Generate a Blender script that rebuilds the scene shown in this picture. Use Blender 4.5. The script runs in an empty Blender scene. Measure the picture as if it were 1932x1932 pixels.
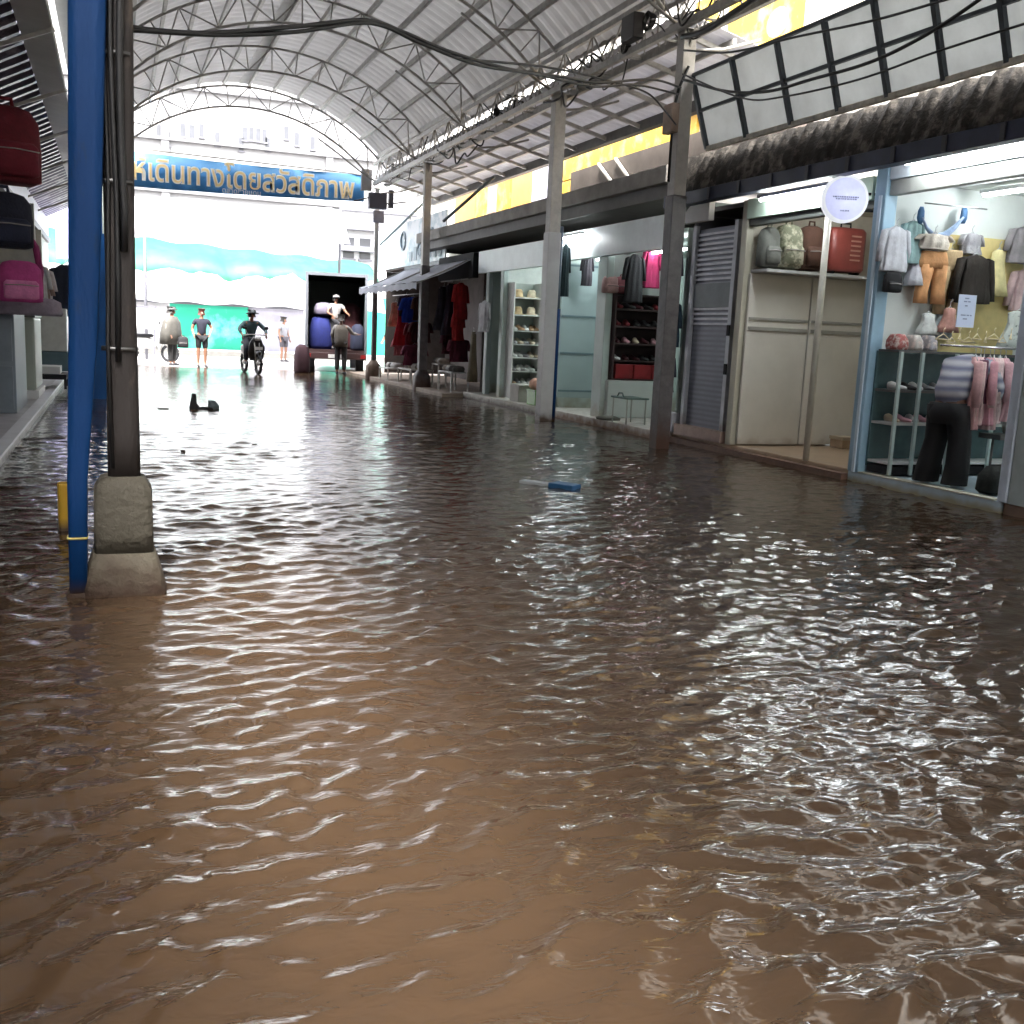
import bpy, bmesh, math, random, zlib
import numpy as np
from math import sin, cos, pi, radians as rad
from mathutils import Vector, Matrix

random.seed(7); np.random.seed(7)
S = bpy.context.scene
COL = S.collection

# ------------------------------------------------------------------ camera
CAM_H = 1.3
YAW, PITCH, ROLL = rad(21.3666), rad(9.741), rad(2.6)
_fh = Vector((sin(YAW), cos(YAW), 0)); _r0 = Vector((cos(YAW), -sin(YAW), 0)); _z = Vector((0, 0, 1))
FWD = _fh*cos(PITCH) - _z*sin(PITCH); _u0 = _fh*sin(PITCH) + _z*cos(PITCH)
RIGHT = _r0*cos(ROLL) + _u0*sin(ROLL); UP = -_r0*sin(ROLL) + _u0*cos(ROLL)
CPOS = Vector((0, 0, CAM_H))
cd = bpy.data.cameras.new('camera'); cam = bpy.data.objects.new('camera', cd); COL.objects.link(cam)
cam.matrix_world = Matrix.Translation(CPOS) @ Matrix((RIGHT, UP, -FWD)).transposed().to_4x4()
cd.sensor_width = 36; cd.lens = 36; cd.clip_end = 3000; cd.clip_start = 0.05
S.camera = cam

# ------------------------------------------------------------------ world, sun, exposure
W = bpy.data.worlds.new("World"); S.world = W; W.use_nodes = True
nt = W.node_tree; bg = nt.nodes['Background']
sky = nt.nodes.new('ShaderNodeTexSky'); sky.sky_type = 'NISHITA'; sky.sun_disc = False
SUN_EL, SUN_AZ = rad(56), rad(205)
sky.sun_elevation = SUN_EL; sky.sun_rotation = SUN_AZ
sky.air_density = 1.0; sky.dust_density = 6.0; sky.ozone_density = 0.6
hs = nt.nodes.new('ShaderNodeHueSaturation'); hs.inputs['Saturation'].default_value = 0.28
nt.links.new(sky.outputs[0], hs.inputs['Color']); nt.links.new(hs.outputs[0], bg.inputs['Color'])
bg.inputs['Strength'].default_value = 0.15
sl = bpy.data.lights.new('sun', 'SUN'); sl.energy = 1.1; sl.angle = rad(12); sl.color = (1.0, 0.96, 0.9)
so = bpy.data.objects.new('sun', sl); COL.objects.link(so)
so.rotation_euler = Vector((-sin(SUN_AZ)*cos(SUN_EL), -cos(SUN_AZ)*cos(SUN_EL), -sin(SUN_EL))).to_track_quat('-Z', 'Y').to_euler()
S.view_settings.view_transform = 'Standard'; S.view_settings.look = 'None'
S.view_settings.exposure = 3.6; S.view_settings.gamma = 1.0
S.cycles.max_bounces = 8; S.cycles.diffuse_bounces = 4; S.cycles.glossy_bounces = 4
S.cycles.transmission_bounces = 6; S.cycles.sample_clamp_indirect = 8; S.cycles.caustics_reflective = False
S.cycles.caustics_refractive = False

# ------------------------------------------------------------------ helpers
def at(x, y, X=None, Y=None, Z=None):
    """where the sight line through a spot of the survey photo (1932 px wide) meets a plane of the street"""
    d = FWD + RIGHT*((x-966)/1932) - UP*((y-966)/1932)
    if X is not None: t = X/d.x
    elif Y is not None: t = Y/d.y
    else: t = (Z-CAM_H)/d.z
    return CPOS + d*t
def YZ(x, y, X): p = at(x, y, X=X); return p.y, p.z
def XZ(x, y, Y): p = at(x, y, Y=Y); return p.x, p.z

MATS = {}
def mat(name, col=(.5,.5,.5), rough=.6, metal=0., noise=.12, scale=6., bump=0., emit=0., ecol=None, stain=0.,
        stain_col=(.06,.035,.02), trans=0., col2=None, c2=.5, alpha=1., spec=.5, stretch=None, wave=None):
    if name in MATS: return MATS[name]
    m = bpy.data.materials.new(name); m.use_nodes = True; n = m.node_tree; L = n.links
    b = n.nodes['Principled BSDF']; b.inputs['Roughness'].default_value = rough; b.inputs['Metallic'].default_value = metal
    b.inputs['Specular IOR Level'].default_value = spec
    tc = n.nodes.new('ShaderNodeTexCoord'); src = tc.outputs['Object']
    if stretch:
        mp = n.nodes.new('ShaderNodeMapping'); mp.inputs['Scale'].default_value = stretch; L.new(src, mp.inputs[0]); src = mp.outputs[0]
    nz = n.nodes.new('ShaderNodeTexNoise'); nz.inputs['Scale'].default_value = scale; nz.inputs['Detail'].default_value = 6
    nz.inputs['Roughness'].default_value = .65
    L.new(src, nz.inputs['Vector'])
    mx = n.nodes.new('ShaderNodeMix'); mx.data_type = 'RGBA'
    cr = n.nodes.new('ShaderNodeValToRGB'); cr.color_ramp.elements[0].position = .3; cr.color_ramp.elements[1].position = .7
    L.new(nz.outputs['Fac'], cr.inputs[0]); L.new(cr.outputs[0], mx.inputs['Factor'])
    a = Vector(col)
    ca = [max(0, v*(1-noise)) for v in col]; cb = [min(1, v*(1+noise)) for v in col] if col2 is None else list(col2)
    mx.inputs['A'].default_value = (*ca, 1); mx.inputs['B'].default_value = (*cb, 1)
    out = mx.outputs['Result']
    if col2 is not None:
        cr.color_ramp.elements[0].position = max(0., c2-.06); cr.color_ramp.elements[1].position = min(1., c2+.06)
    if wave:
        wv = n.nodes.new('ShaderNodeTexWave'); wv.bands_direction = wave[0]; wv.inputs['Scale'].default_value = wave[1]
        wv.inputs['Distortion'].default_value = wave[3] if len(wave) > 3 else .3
        L.new(tc.outputs['Object'], wv.inputs['Vector'])
        m2 = n.nodes.new('ShaderNodeMix'); m2.data_type = 'RGBA'; L.new(wv.outputs['Fac'], m2.inputs['Factor'])
        L.new(out, m2.inputs['A']); m2.inputs['B'].default_value = (*wave[2], 1); out = m2.outputs['Result']
    if stain:
        g = n.nodes.new('ShaderNodeNewGeometry'); sx = n.nodes.new('ShaderNodeSeparateXYZ'); L.new(g.outputs['Position'], sx.inputs[0])
        n2 = n.nodes.new('ShaderNodeTexNoise'); n2.inputs['Scale'].default_value = 7; L.new(g.outputs['Position'], n2.inputs['Vector'])
        ma = n.nodes.new('ShaderNodeMath'); ma.operation = 'MULTIPLY_ADD'; L.new(n2.outputs['Fac'], ma.inputs[0]); ma.inputs[1].default_value = -stain*1.6
        L.new(sx.outputs['Z'], ma.inputs[2])
        mr = n.nodes.new('ShaderNodeMapRange'); L.new(ma.outputs[0], mr.inputs['Value'])
        mr.inputs['From Min'].default_value = -stain*.6; mr.inputs['From Max'].default_value = stain*.5
        mr.inputs['To Min'].default_value = 1; mr.inputs['To Max'].default_value = 0
        m3 = n.nodes.new('ShaderNodeMix'); m3.data_type = 'RGBA'; L.new(mr.outputs[0], m3.inputs['Factor'])
        L.new(out, m3.inputs['A']); m3.inputs['B'].default_value = (*stain_col, 1); out = m3.outputs['Result']
    L.new(out, b.inputs['Base Color'])
    if bump:
        bp = n.nodes.new('ShaderNodeBump'); bp.inputs['Strength'].default_value = bump; bp.inputs['Distance'].default_value = .02
        n3 = n.nodes.new('ShaderNodeTexNoise'); n3.inputs['Scale'].default_value = scale*5; n3.inputs['Detail'].default_value = 4
        L.new(src, n3.inputs['Vector']); L.new(n3.outputs['Fac'], bp.inputs['Height']); L.new(bp.outputs[0], b.inputs['Normal'])
    if emit:
        b.inputs['Emission Color'].default_value = (*(ecol or col), 1); b.inputs['Emission Strength'].default_value = emit
    if trans:
        tr = n.nodes.new('ShaderNodeBsdfTranslucent'); L.new(out, tr.inputs['Color'])
        ms = n.nodes.new('ShaderNodeMixShader'); ms.inputs[0].default_value = trans
        L.new(b.outputs[0], ms.inputs[1]); L.new(tr.outputs[0], ms.inputs[2]); L.new(ms.outputs[0], n.nodes['Material Output'].inputs[0])
    MATS[name] = m
    return m

class MB:
    def __init__(s): s.v = []; s.f = []; s.sm = []
    def add(s, vs, fs, smooth=False):
        o = len(s.v); s.v += [tuple(p) for p in vs]; s.f += [tuple(i+o for i in f) for f in fs]; s.sm += [smooth]*len(fs); return s
    def box(s, x0, x1, y0, y1, z0, z1):
        if x0 > x1: x0, x1 = x1, x0
        if y0 > y1: y0, y1 = y1, y0
        if z0 > z1: z0, z1 = z1, z0
        vs = [(x,y,z) for z in (z0,z1) for (x,y) in ((x0,y0),(x1,y0),(x1,y1),(x0,y1))]
        return s.add(vs, [(3,2,1,0),(4,5,6,7),(0,1,5,4),(1,2,6,5),(2,3,7,6),(3,0,4,7)])
    def bar(s, p, q, w, h=None, n=4):
        return s.tube([p, q], w/2, 4 if n == 4 else n, sq=(n == 4), r2=(h or w)/2)
    def tube(s, pts, r, n=8, sq=False, r2=None, taper=None):
        pts = [Vector(p) for p in pts]; rings = []
        for i, p in enumerate(pts):
            d = (pts[min(i+1, len(pts)-1)] - pts[max(i-1, 0)]).normalized()
            a = d.cross(Vector((0,0,1)))
            if a.length < .05: a = d.cross(Vector((0,1,0)))
            a.normalize(); b = a.cross(d).normalized()
            rr = r*(taper[i] if taper else 1); rb = (r2 or r)*(taper[i] if taper else 1)
            if sq: rings.append([p + a*rr*sx + b*rb*sy for sx, sy in ((-1,-1),(1,-1),(1,1),(-1,1))])
            else: rings.append([p + a*rr*cos(2*pi*k/n) + b*rb*sin(2*pi*k/n) for k in range(n)])
        m = len(rings[0]); vs = [v for g in rings for v in g]; fs = []
        for i in range(len(rings)-1):
            for k in range(m): fs.append((i*m+k, i*m+(k+1)%m, (i+1)*m+(k+1)%m, (i+1)*m+k))
        fs.append(tuple(range(m-1, -1, -1))); fs.append(tuple((len(rings)-1)*m+k for k in range(m)))
        return s.add(vs, fs, not sq)
    def loft(s, rings, n=20, e=2.0, folds=0, amp=0., ph=0., axis='z', cap=True):
        """rings: (cx, cy, cz, rx, ry) sections stacked along an axis; e > 2 squares them off"""
        vs = []
        for i, (cx, cy, cz, rx, ry) in enumerate(rings):
            for k in range(n):
                t = 2*pi*k/n; c, q = cos(t), sin(t)
                f = (abs(c)**e + abs(q)**e)**(-1/e)
                f *= 1 + (amp*sin(folds*t + ph + i*.35) if folds else 0)
                a, b = c*f*rx, q*f*ry
                vs.append((cx+a, cy+b, cz) if axis == 'z' else ((cx, cy+a, cz+b) if axis == 'x' else (cx+a, cy, cz+b)))
        fs = []
        for i in range(len(rings)-1):
            for k in range(n): fs.append((i*n+k, i*n+(k+1)%n, (i+1)*n+(k+1)%n, (i+1)*n+k))
        if cap: fs.append(tuple(range(n-1, -1, -1))); fs.append(tuple((len(rings)-1)*n+k for k in range(n)))
        return s.add(vs, fs, True)
    def prism(s, poly, axis, a0, a1):
        def pt(u, v, a): return (a,u,v) if axis == 'x' else ((u,a,v) if axis == 'y' else (u,v,a))
        n = len(poly); vs = [pt(u,v,a0) for u,v in poly] + [pt(u,v,a1) for u,v in poly]
        return s.add(vs, [tuple(range(n)), tuple(range(2*n-1, n-1, -1))] + [(i, i+n, (i+1)%n+n, (i+1)%n) for i in range(n)])
    def build(s, name, m, parent=None, bevel=0., solid=0.):
        me = bpy.data.meshes.new(name); me.from_pydata(s.v, [], s.f)
        for p, q in zip(me.polygons, s.sm): p.use_smooth = q
        bm = bmesh.new(); bm.from_mesh(me); bmesh.ops.recalc_face_normals(bm, faces=bm.faces)
        bm.to_mesh(me); bm.free()
        me.materials.append(m); o = bpy.data.objects.new(name, me); COL.objects.link(o)
        if parent: o.parent = parent
        if bevel:
            b = o.modifiers.new('bevel', 'BEVEL'); b.width = bevel; b.segments = 2; b.limit_method = 'ANGLE'
        if solid:
            q = o.modifiers.new('solid', 'SOLIDIFY'); q.thickness = solid; q.offset = 0
        return o
def tag(o, label=None, cat=None, group=None, kind=None):
    for k, v in (('label', label), ('category', cat), ('group', group), ('kind', kind)):
        if v: o[k] = v
    return o
def thing(name, label, cat, loc=(0,0,0), rz=0, group=None):
    o = bpy.data.objects.new(name, None); COL.objects.link(o); o.location = loc; o.rotation_euler = (0,0,rz)
    o.empty_display_size = .1
    return tag(o, label, cat, group)
def copy_tree(o, parent=None):
    c = o.copy(); COL.objects.link(c); c.parent = parent
    for ch in [x for x in S.objects if x.parent == o]: copy_tree(ch, c)
    return c
def dup(o, label, loc, rz=0, group=None, sc=None):
    c = copy_tree(o); c.location = loc; c.rotation_euler = (0,0,rz)
    if sc: c.scale = sc
    return tag(c, label, None, group)
def text(s, size, m, parent, loc, rot, name='lettering', extr=.004, align='CENTER', width=None, offset=None):
    c = bpy.data.curves.new(name, 'FONT'); c.body = s; c.size = size; c.extrude = extr; c.align_x = align; c.align_y = 'CENTER'
    c.offset = size*.012
    o = bpy.data.objects.new(name, c); COL.objects.link(o); c.materials.append(m)
    if width:
        bpy.context.view_layer.update(); w_ = o.dimensions.x
        if w_ > .1: sx_ = width/w_
        else: sx_ = 1
    else: sx_ = 1
    if offset is not None: c.offset = offset
    bpy.context.view_layer.update()
    me = bpy.data.meshes.new_from_object(o.evaluated_get(bpy.context.evaluated_depsgraph_get())); me.name = name
    bpy.data.objects.remove(o); me.materials.clear(); me.materials.append(m)
    o = bpy.data.objects.new(name, me); COL.objects.link(o)
    o.parent = parent; o.location = loc; o.rotation_euler = rot; o.scale = (sx_, 1, 1)
    return o

# ------------------------------------------------------------------ materials
STEEL = mat('grey_paint', (.30,.29,.27), .45, .3, .25, 9, .1)
ROOFSTEEL = mat('roof_steel', (.36,.35,.33), .5, .3, .25, 5)
COLPAINT = mat('column_paint', (.44,.42,.385), .5, 0, .2, 6, .15, stain=.30, stain_col=(.10,.05,.03))
COLDARK = mat('column_dark', (.10,.09,.092), .55, 0, .35, 8, .2, stain=.35, stain_col=(.07,.03,.018))
RUST = mat('rusty_dark', (.035,.028,.026), .6, .2, .3, 7, .3, col2=(.085,.065,.055), c2=.6, stretch=(1,1,.3))
BLUE = mat('blue_paint', (.001,.040,.155), .6, 0, .2, 7, .3, col2=(.012,.030,.07), c2=.64, stain=.08, stretch=(1,1,.25), spec=.25)
CONC = mat('concrete', (.095,.083,.060), .8, 0, .3, 5, .8, stain=.16, stain_col=(.035,.018,.009))
CONCL = mat('concrete_ledge', (.30,.285,.26), .8, 0, .25, 3, .3)
SHEET = mat('roof_sheet', (.52,.52,.525), .6, .0, .12, 1.2, trans=.24)
SHEETR = mat('eave_sheet', (.55,.55,.58), .6, .0, .1, 2.0, trans=.22)
CABLE = mat('cable_rubber', (.012,.012,.013), .5)
WHITE = mat('white_paint', (.72,.73,.72), .5, 0, .06, 3)
WHITEST = mat('white_stained', (.62,.60,.55), .6, 0, .15, 4, .1, stain=.10, stain_col=(.2,.12,.07))
CREAM = mat('cream_paint', (.52,.50,.40), .5, 0, .08, 4, stain=.1)
MINT = mat('mint_paint', (.52,.62,.58), .5, 0, .08, 3, stain=.3, stain_col=(.36,.34,.26))
MINTD = mat('mint_dull', (.36,.45,.44), .4, 0, .08, 3)
BEIGE = mat('beige_panel', (.62,.60,.54), .45, 0, .08, 1.6, .05, stain=.16, stain_col=(.34,.27,.19))
SKYBL = mat('sky_blue_paint', (.30,.47,.60), .4, 0, .1, 4, stain=.05)
NAVY = mat('navy_beam', (.022,.028,.055), .5, .1, .3, 5)
BLACK = mat('black_cloth', (.008,.008,.010), .85)
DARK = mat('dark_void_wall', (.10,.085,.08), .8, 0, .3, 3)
TILE = mat('tan_tile', (.40,.29,.19), .35, 0, .12, 5, .05, stain=.06)
TUBE = mat('lit_tube', (1,1,1), .4, emit=7, ecol=(.92,.97,1.0))
GLASS = mat('dark_glass', (.05,.09,.10), .08, 0, .1, 2)

# ------------------------------------------------------------------ ground and water
tag(MB().box(-60, 90, -20, 31.2, -.30, -.16).build('street', mat('street_concrete', (.16,.12,.09), .8, 0, .2, 2, .3)), kind='structure')
g = MB().box(-900, 900, 31.2, 1800, -.40, .012).build('ground', mat('pale_pavement', (.34,.335,.33), .3, 0, .2, .6, .2)); tag(g, kind='structure')

def water():
    ys = [-6, -3, -1, 0]; y = .45
    while y < 31.6: ys.append(y); y += max(.0060, .0029*y + .0012)
    ys = np.array(ys); nx = 860; xs = np.linspace(-4.0, 10.0, nx)
    X, Y = np.meshgrid(xs, ys); dy = np.maximum(.0215, np.gradient(ys))[:, None]*np.ones_like(X)
    Z = np.zeros_like(X); rng = np.random.RandomState(3)
    N1, N2 = 210, 34; N = N1+N2
    lam = np.concatenate([.048*(.26/.048)**rng.rand(N1), .28*(.75/.28)**rng.rand(N2)])
    slp = np.concatenate([.0165*np.ones(N1), .0095*np.ones(N2)])
    ang = np.where(rng.rand(N) < .5, rng.normal(pi/2 + .42, .30, N), rng.normal(pi/2 - .26, .34, N)); ang[::7] = rng.rand(len(ang[::7]))*pi
    # gentle warping so that the crests wander
    WX = X + .10*np.sin(1.9*Y + .7*X) + .05*np.sin(3.1*X - 1.3*Y + 2); WY = Y + .09*np.sin(1.3*X + 1.0*Y + 1) + .04*np.sin(4.7*X + 2.2*Y)
    patch = .88 + .20*np.sin(.9*X + .55*Y + 1.2)*np.sin(.7*Y - .5*X) + .2*np.sin(2.3*X - 1.9*Y)
    for l, a, p, sl_ in zip(lam, ang, rng.rand(N)*2*pi, slp):
        k = 2*pi/l; amp = sl_/k*(1 + .4*np.cos(p))
        fade = np.clip((l/dy - 2.6)/2.5, 0, 1)
        # wave groups: every train comes and goes over a few wavelengths
        grp = .72 + .40*np.sin((cos(a+1.2)*X + sin(a+1.2)*Y)/(l*2.2+.12) + 3*p) 
        if l > .2: fade = fade*np.clip((Y-.8)/4.5, .3, 1)
        Z += amp*fade*grp*np.sin(k*(cos(a)*WX + sin(a)*WY) + p)
    Z *= patch*(1.0 + .65/(1 + np.exp((Y-5.2)/1.3)) + .65/(1 + np.exp((Y-3.2)/.5)))
    for cx, cy, l, A, sp in ((.0, 5.35, .17, .0030, 2.2), (.05, 5.3, .11, .0012, 1.6), (.55, 2.9, .105, .0016, 1.3), (2.3, 2.3, .12, .0013, 1.0), (6.4, 11.3, .2, .002, 1.6), (4.0, 8.6, .13, .0010, 1.0)):
        R = np.hypot(X-cx, Y-cy)
        Z += A*np.exp(-R/sp)*np.sin(2*pi*R/l + .6*np.sin(2*X+Y))*np.clip((l/dy-2.6)/2.5, 0, 1)
    0 and print('slope rms', float(np.std(np.gradient(Z[40:300], axis=0)/np.gradient(ys)[40:300,None])))
    Z = Z + .35*np.abs(Z)   # sharper crests, flat troughs
    Z *= np.clip((31.4-Y)/.5, 0, 1)
    V = np.stack([X, Y, Z], -1).reshape(-1, 3).astype(np.float32); ny = len(ys)
    i = np.arange((ny-1)*(nx-1)); r = i//(nx-1); c = i % (nx-1); a0 = r*nx+c
    F = np.stack([a0, a0+1, a0+nx+1, a0+nx], -1).astype(np.int32)
    me = bpy.data.meshes.new('water'); me.vertices.add(len(V)); me.vertices.foreach_set('co', V.ravel())
    me.loops.add(F.size); me.loops.foreach_set('vertex_index', F.ravel())
    me.polygons.add(len(F)); me.polygons.foreach_set('loop_start', np.arange(0, F.size, 4, dtype=np.int32))
    me.polygons.foreach_set('use_smooth', np.ones(len(F), dtype=bool)); me.update(); me.validate()
    m = bpy.data.materials.new('muddy_water'); m.use_nodes = True; n = m.node_tree; L = n.links; b = n.nodes['Principled BSDF']
    b.inputs['Roughness'].default_value = .11; b.inputs['IOR'].default_value = 1.5
    tc = n.nodes.new('ShaderNodeTexCoord'); nz = n.nodes.new('ShaderNodeTexNoise'); nz.inputs['Scale'].default_value = .5; nz.inputs['Detail'].default_value = 5
    L.new(tc.outputs['Object'], nz.inputs[0]); mx = n.nodes.new('ShaderNodeMix'); mx.data_type = 'RGBA'
    mx.inputs['A'].default_value = (.044,.025,.0135,1); mx.inputs['B'].default_value = (.062,.039,.022,1)
    L.new(nz.outputs['Fac'], mx.inputs['Factor']); L.new(mx.outputs['Result'], b.inputs['Base Color'])
    mp = n.nodes.new('ShaderNodeMapping'); mp.inputs['Scale'].default_value = (.55,1.15,1); L.new(tc.outputs['Object'], mp.inputs[0])
    n2 = n.nodes.new('ShaderNodeTexNoise'); n2.inputs['Scale'].default_value = 17; n2.inputs['Detail'].default_value = 2.5; n2.inputs['Roughness'].default_value = .6
    n2.inputs['Distortion'].default_value = .5
    L.new(mp.outputs[0], n2.inputs['Vector'])
    bp = n.nodes.new('ShaderNodeBump'); bp.inputs['Strength'].default_value = .6; bp.inputs['Distance'].default_value = .009
    L.new(n2.outputs['Fac'], bp.inputs['Height']); L.new(bp.outputs[0], b.inputs['Normal'])
    me.materials.append(m); o = bpy.data.objects.new('water', me); COL.objects.link(o); tag(o, kind='structure')
water()

# ------------------------------------------------------------------ arched market roof
XL, XR, ZE = -.15, 6.35, 5.42            # eaves of the vault
XC = (XL+XR)/2; HW = (XR-XL)/2; RISE = 1.42
RAD = (HW*HW + RISE*RISE)/(2*RISE); ZC = ZE + RISE - RAD
def arc(x, off=0.): return ZC + math.sqrt(max(0, (RAD+off)**2 - (x-XC)**2))
def arcp(t, off=0.):                     # t in -1..1 across the vault
    a = math.asin(HW/RAD)*t; return XC + (RAD+off)*sin(a), ZC + (RAD+off)*cos(a)
roof = thing('market_roof', 'arched grey sheet roof on steel trusses spanning the flooded street', 'roof', (0,0,0))
Y0, Y1 = -24.0, 26.4
mb = MB(); nU = 44; nV = int((Y1-Y0)/.1)
vs = []; fs = []
for j in range(nV+1):
    y = Y0 + (Y1-Y0)*j/nV; rib = (.022 if j % 3 == 0 else 0)
    for i in range(nU+1):
        x, z = arcp(-1.04 + 2.08*i/nU, .10 + rib); vs.append((x, y, z))
for j in range(nV):
    for i in range(nU): a = j*(nU+1)+i; fs.append((a, a+1, a+nU+2, a+nU+1))
mb.add(vs, fs); mb.build('roof_sheet', SHEET, roof, solid=.004)
for t, wd in ((-.06, .34), (.62, .20)):   # clear light strips
    x, z = arcp(t, .085); x2, z2 = arcp(t+wd/6, .085)
    if t < 0: MB().add([(x,Y0,z),(x2,Y0,z2),(x2,Y1,z2),(x,Y1,z)], [(0,1,2,3)]).build('light_strip', mat('clear_strip', (.66,.66,.65), .5, trans=.32), roof, solid=.004)
for k in range(-6, 7):
    x, z = arcp(k/6.3, .045); MB().bar((x,Y0,z), (x,Y1,z), .055, .09).build('purlin', ROOFSTEEL, roof)
def arch(y, depth=.46, ww=.05):
    m = MB(); N = 24
    for off in (0, -depth):
        pts = [arcp(-1+2*i/N, off) for i in range(N+1)]
        m.tube([(x, y, z) for x, z in pts], ww/2, 6)
    M = 14
    for i in range(M):
        a = arcp(-1+2*i/M, 0 if i % 2 else -depth); b = arcp(-1+2*(i+1)/M, -depth if i % 2 else 0)
        m.bar((a[0],y,a[1]), (b[0],y,b[1]), ww*.55, n=6)
        c = arcp(-1+2*i/M, 0); d = arcp(-1+2*i/M, -depth); m.bar((c[0],y,c[1]), (d[0],y,d[1]), ww*.5, n=6)
    return m
for y in (26.3, 22.45, 18.8, 15.05, 11.28, 7.5, 3.7): arch(y).build('arch_truss', ROOFSTEEL, roof)
def side_truss(X, z0=4.92, z1=5.40, ya=Y0, yb=Y1, w=.07):
    m = MB()
    for x in (X-.16, X+.16):
        m.bar((x,ya,z0),(x,yb,z0), w, w*1.2); m.bar((x,ya,z1),(x,yb,z1), w*.8, w)
        y = ya; s_ = 0; st = .47
        while y+st <= yb:
            a, b = (z0, z1) if s_ else (z1, z0); m.bar((x,y,a), (x,y+st,b), .026, n=6)
            if not s_: m.bar((x,y,z0), (x,y,z1), .022, n=6)
            y += st; s_ = 1-s_
    y = ya
    while y < yb: m.bar((X-.16,y,z0),(X+.16,y,z0), .03, n=6); m.bar((X-.16,y,z1),(X+.16,y+.47,z1), .025, n=6); y += .94
    return m
side_truss(XR).build('side_truss', STEEL, roof); side_truss(XL).build('side_truss', STEEL, roof)
MB().box(XL-.22, XL-.17, Y0, Y1, 4.5, 5.62).build('sun_block_board', mat('sun_block', (.16,.16,.17), .6, 0, .3, 3), roof)  # board added to block sun coming in under the left eave
# curved knee braces from arch to side truss
for y in (26.3, 22.45, 18.8, 15.05, 11.28):
    m = MB(); m.tube([(XR-.1,y,4.95),(XR-.5,y,5.15),(XR-1.1,y,5.55),(XR-1.6,y,5.85)], .02, 6)
    m.tube([(XR,y,4.7),(XR+.5,y,4.78),(XR+1.0,y,4.95)], .02, 6); m.build('knee_brace', STEEL, roof)

# eave roof between vault and the buildings on the right
eave = thing('eave_roof', 'ribbed light grey lean-to roof sloping from the truss to the yellow building', 'roof', (0,0,0))
EA, EB = 11.6, 27.6; EX0, EX1, EZ0, EZ1 = XR+.1, 8.05, 5.22, 4.84
vs = []; fs = []; n = int((EB-EA)/.07)
for j in range(n+1):
    y = EA+(EB-EA)*j/n; r = .025 if j % 3 == 0 else 0
    vs += [(EX0, y, EZ0+r), (EX1+.1, y, EZ1+r-.02)]
fs = [(2*j, 2*j+1, 2*j+3, 2*j+2) for j in range(n)]
MB().add(vs, fs).build('roof_sheet', SHEETR, eave, solid=.004)
for x in (6.75, 7.2, 7.65):
    z = EZ0 + (EZ1-EZ0)*(x-EX0)/(EX1-EX0) - .05; MB().bar((x,EA,z),(x,EB,z), .05, .07).build('purlin', STEEL, eave)
m = MB(); y = EA+.3
while y < EB: m.bar((EX0,y,EZ0-.09),(EX1,y,EZ1-.09), .05, .06); y += 1.25
m.build('rafter', STEEL, eave)
MB().bar((EX1+.06,EA,EZ1-.08),(EX1+.06,EB,EZ1-.08), .13, .16).build('gutter', mat('gutter_dark', (.07,.065,.06), .6, 0, .4, 3), eave)

# ------------------------------------------------------------------ columns on the right
def column(y, label, w=.17, z1=4.92, dark_to=None, base=None, x=XR, mcol=COLPAINT, extra=None):
    c = thing('steel_column', label, 'column', (x, y, 0), group='columns along the right side of the street')
    if dark_to:
        MB().box(-w/2, w/2, -w/2, w/2, dark_to, z1).build('post', mcol, c, bevel=.008)
        MB().box(-w/2-.012, w/2+.012, -w/2-.012, w/2+.012, -.15, dark_to).build('painted_lower_post', COLDARK, c, bevel=.01)
    else: MB().box(-w/2, w/2, -w/2, w/2, -.15, z1).build('post', mcol, c, bevel=.008)
    m = MB().box(-w/2-.05, w/2+.05, -w/2-.05, w/2+.05, z1-.012, z1)
    for s_ in (-1, 1): m.prism([(s_*w/2, z1-.02), (s_*(w/2+.1), z1-.02), (s_*w/2, z1-.2)], 'x', -.01, .01)
    m.build('top_plate', STEEL, c)
    if base: MB().loft([(0,0,-.15,base[0],base[0]),(0,0,base[1]*.7,base[0]*.95,base[0]*.95),(0,0,base[1],w/2+.02,w/2+.02)], 16, 6).build('footing', base[2], c)
    return c
c1 = column(11.28, 'nearest right column, beige above and dark purple grey below with muddy foot', .165, dark_to=3.05)
m = MB().tube([(-.13,-.02,3.2),(-.13,-.02,4.0),(-.10,-.06,4.25),(-.02,-.12,4.5)], .018, 6); m.build('conduit', CABLE, c1)
MB().box(-.20,-.10,-.12,.10,3.75,4.08).build('junction_box', mat('old_box', (.28,.20,.15), .6, 0, .2, 9), c1, bevel=.01)
c2 = column(15.05, 'second column along the right, light grey with a white sleeve and blue pipe', .18)
MB().box(-.105,.105,-.105,.105,-.15,2.9).build('sleeve', mat('pale_sleeve', (.50,.50,.50), .5, 0, .08, 5, stain=.12), c2, bevel=.01)
MB().tube([(.14,-.03,-.1),(.14,-.03,1.75)], .045, 10).build('blue_pipe', BLUE, c2)
MB().tube([(.14,-.03,1.75),(.14,-.03,3.0)], .03, 8).build('grey_pipe', mat('slate_pipe', (.10,.13,.17), .5), c2)
c3 = column(22.45, 'third column along the right, grey above with black wrapped lower half', .16, dark_to=2.75, base=(.19,.45,COLDARK), x=6.45)
c4 = column(27.0, 'farthest right column on a square brown concrete footing beside the truck', .10, 4.9, dark_to=2.4, base=(.20,.5,mat('brown_footing', (.14,.10,.075), .8, 0, .3, 5)), x=6.42)
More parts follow.
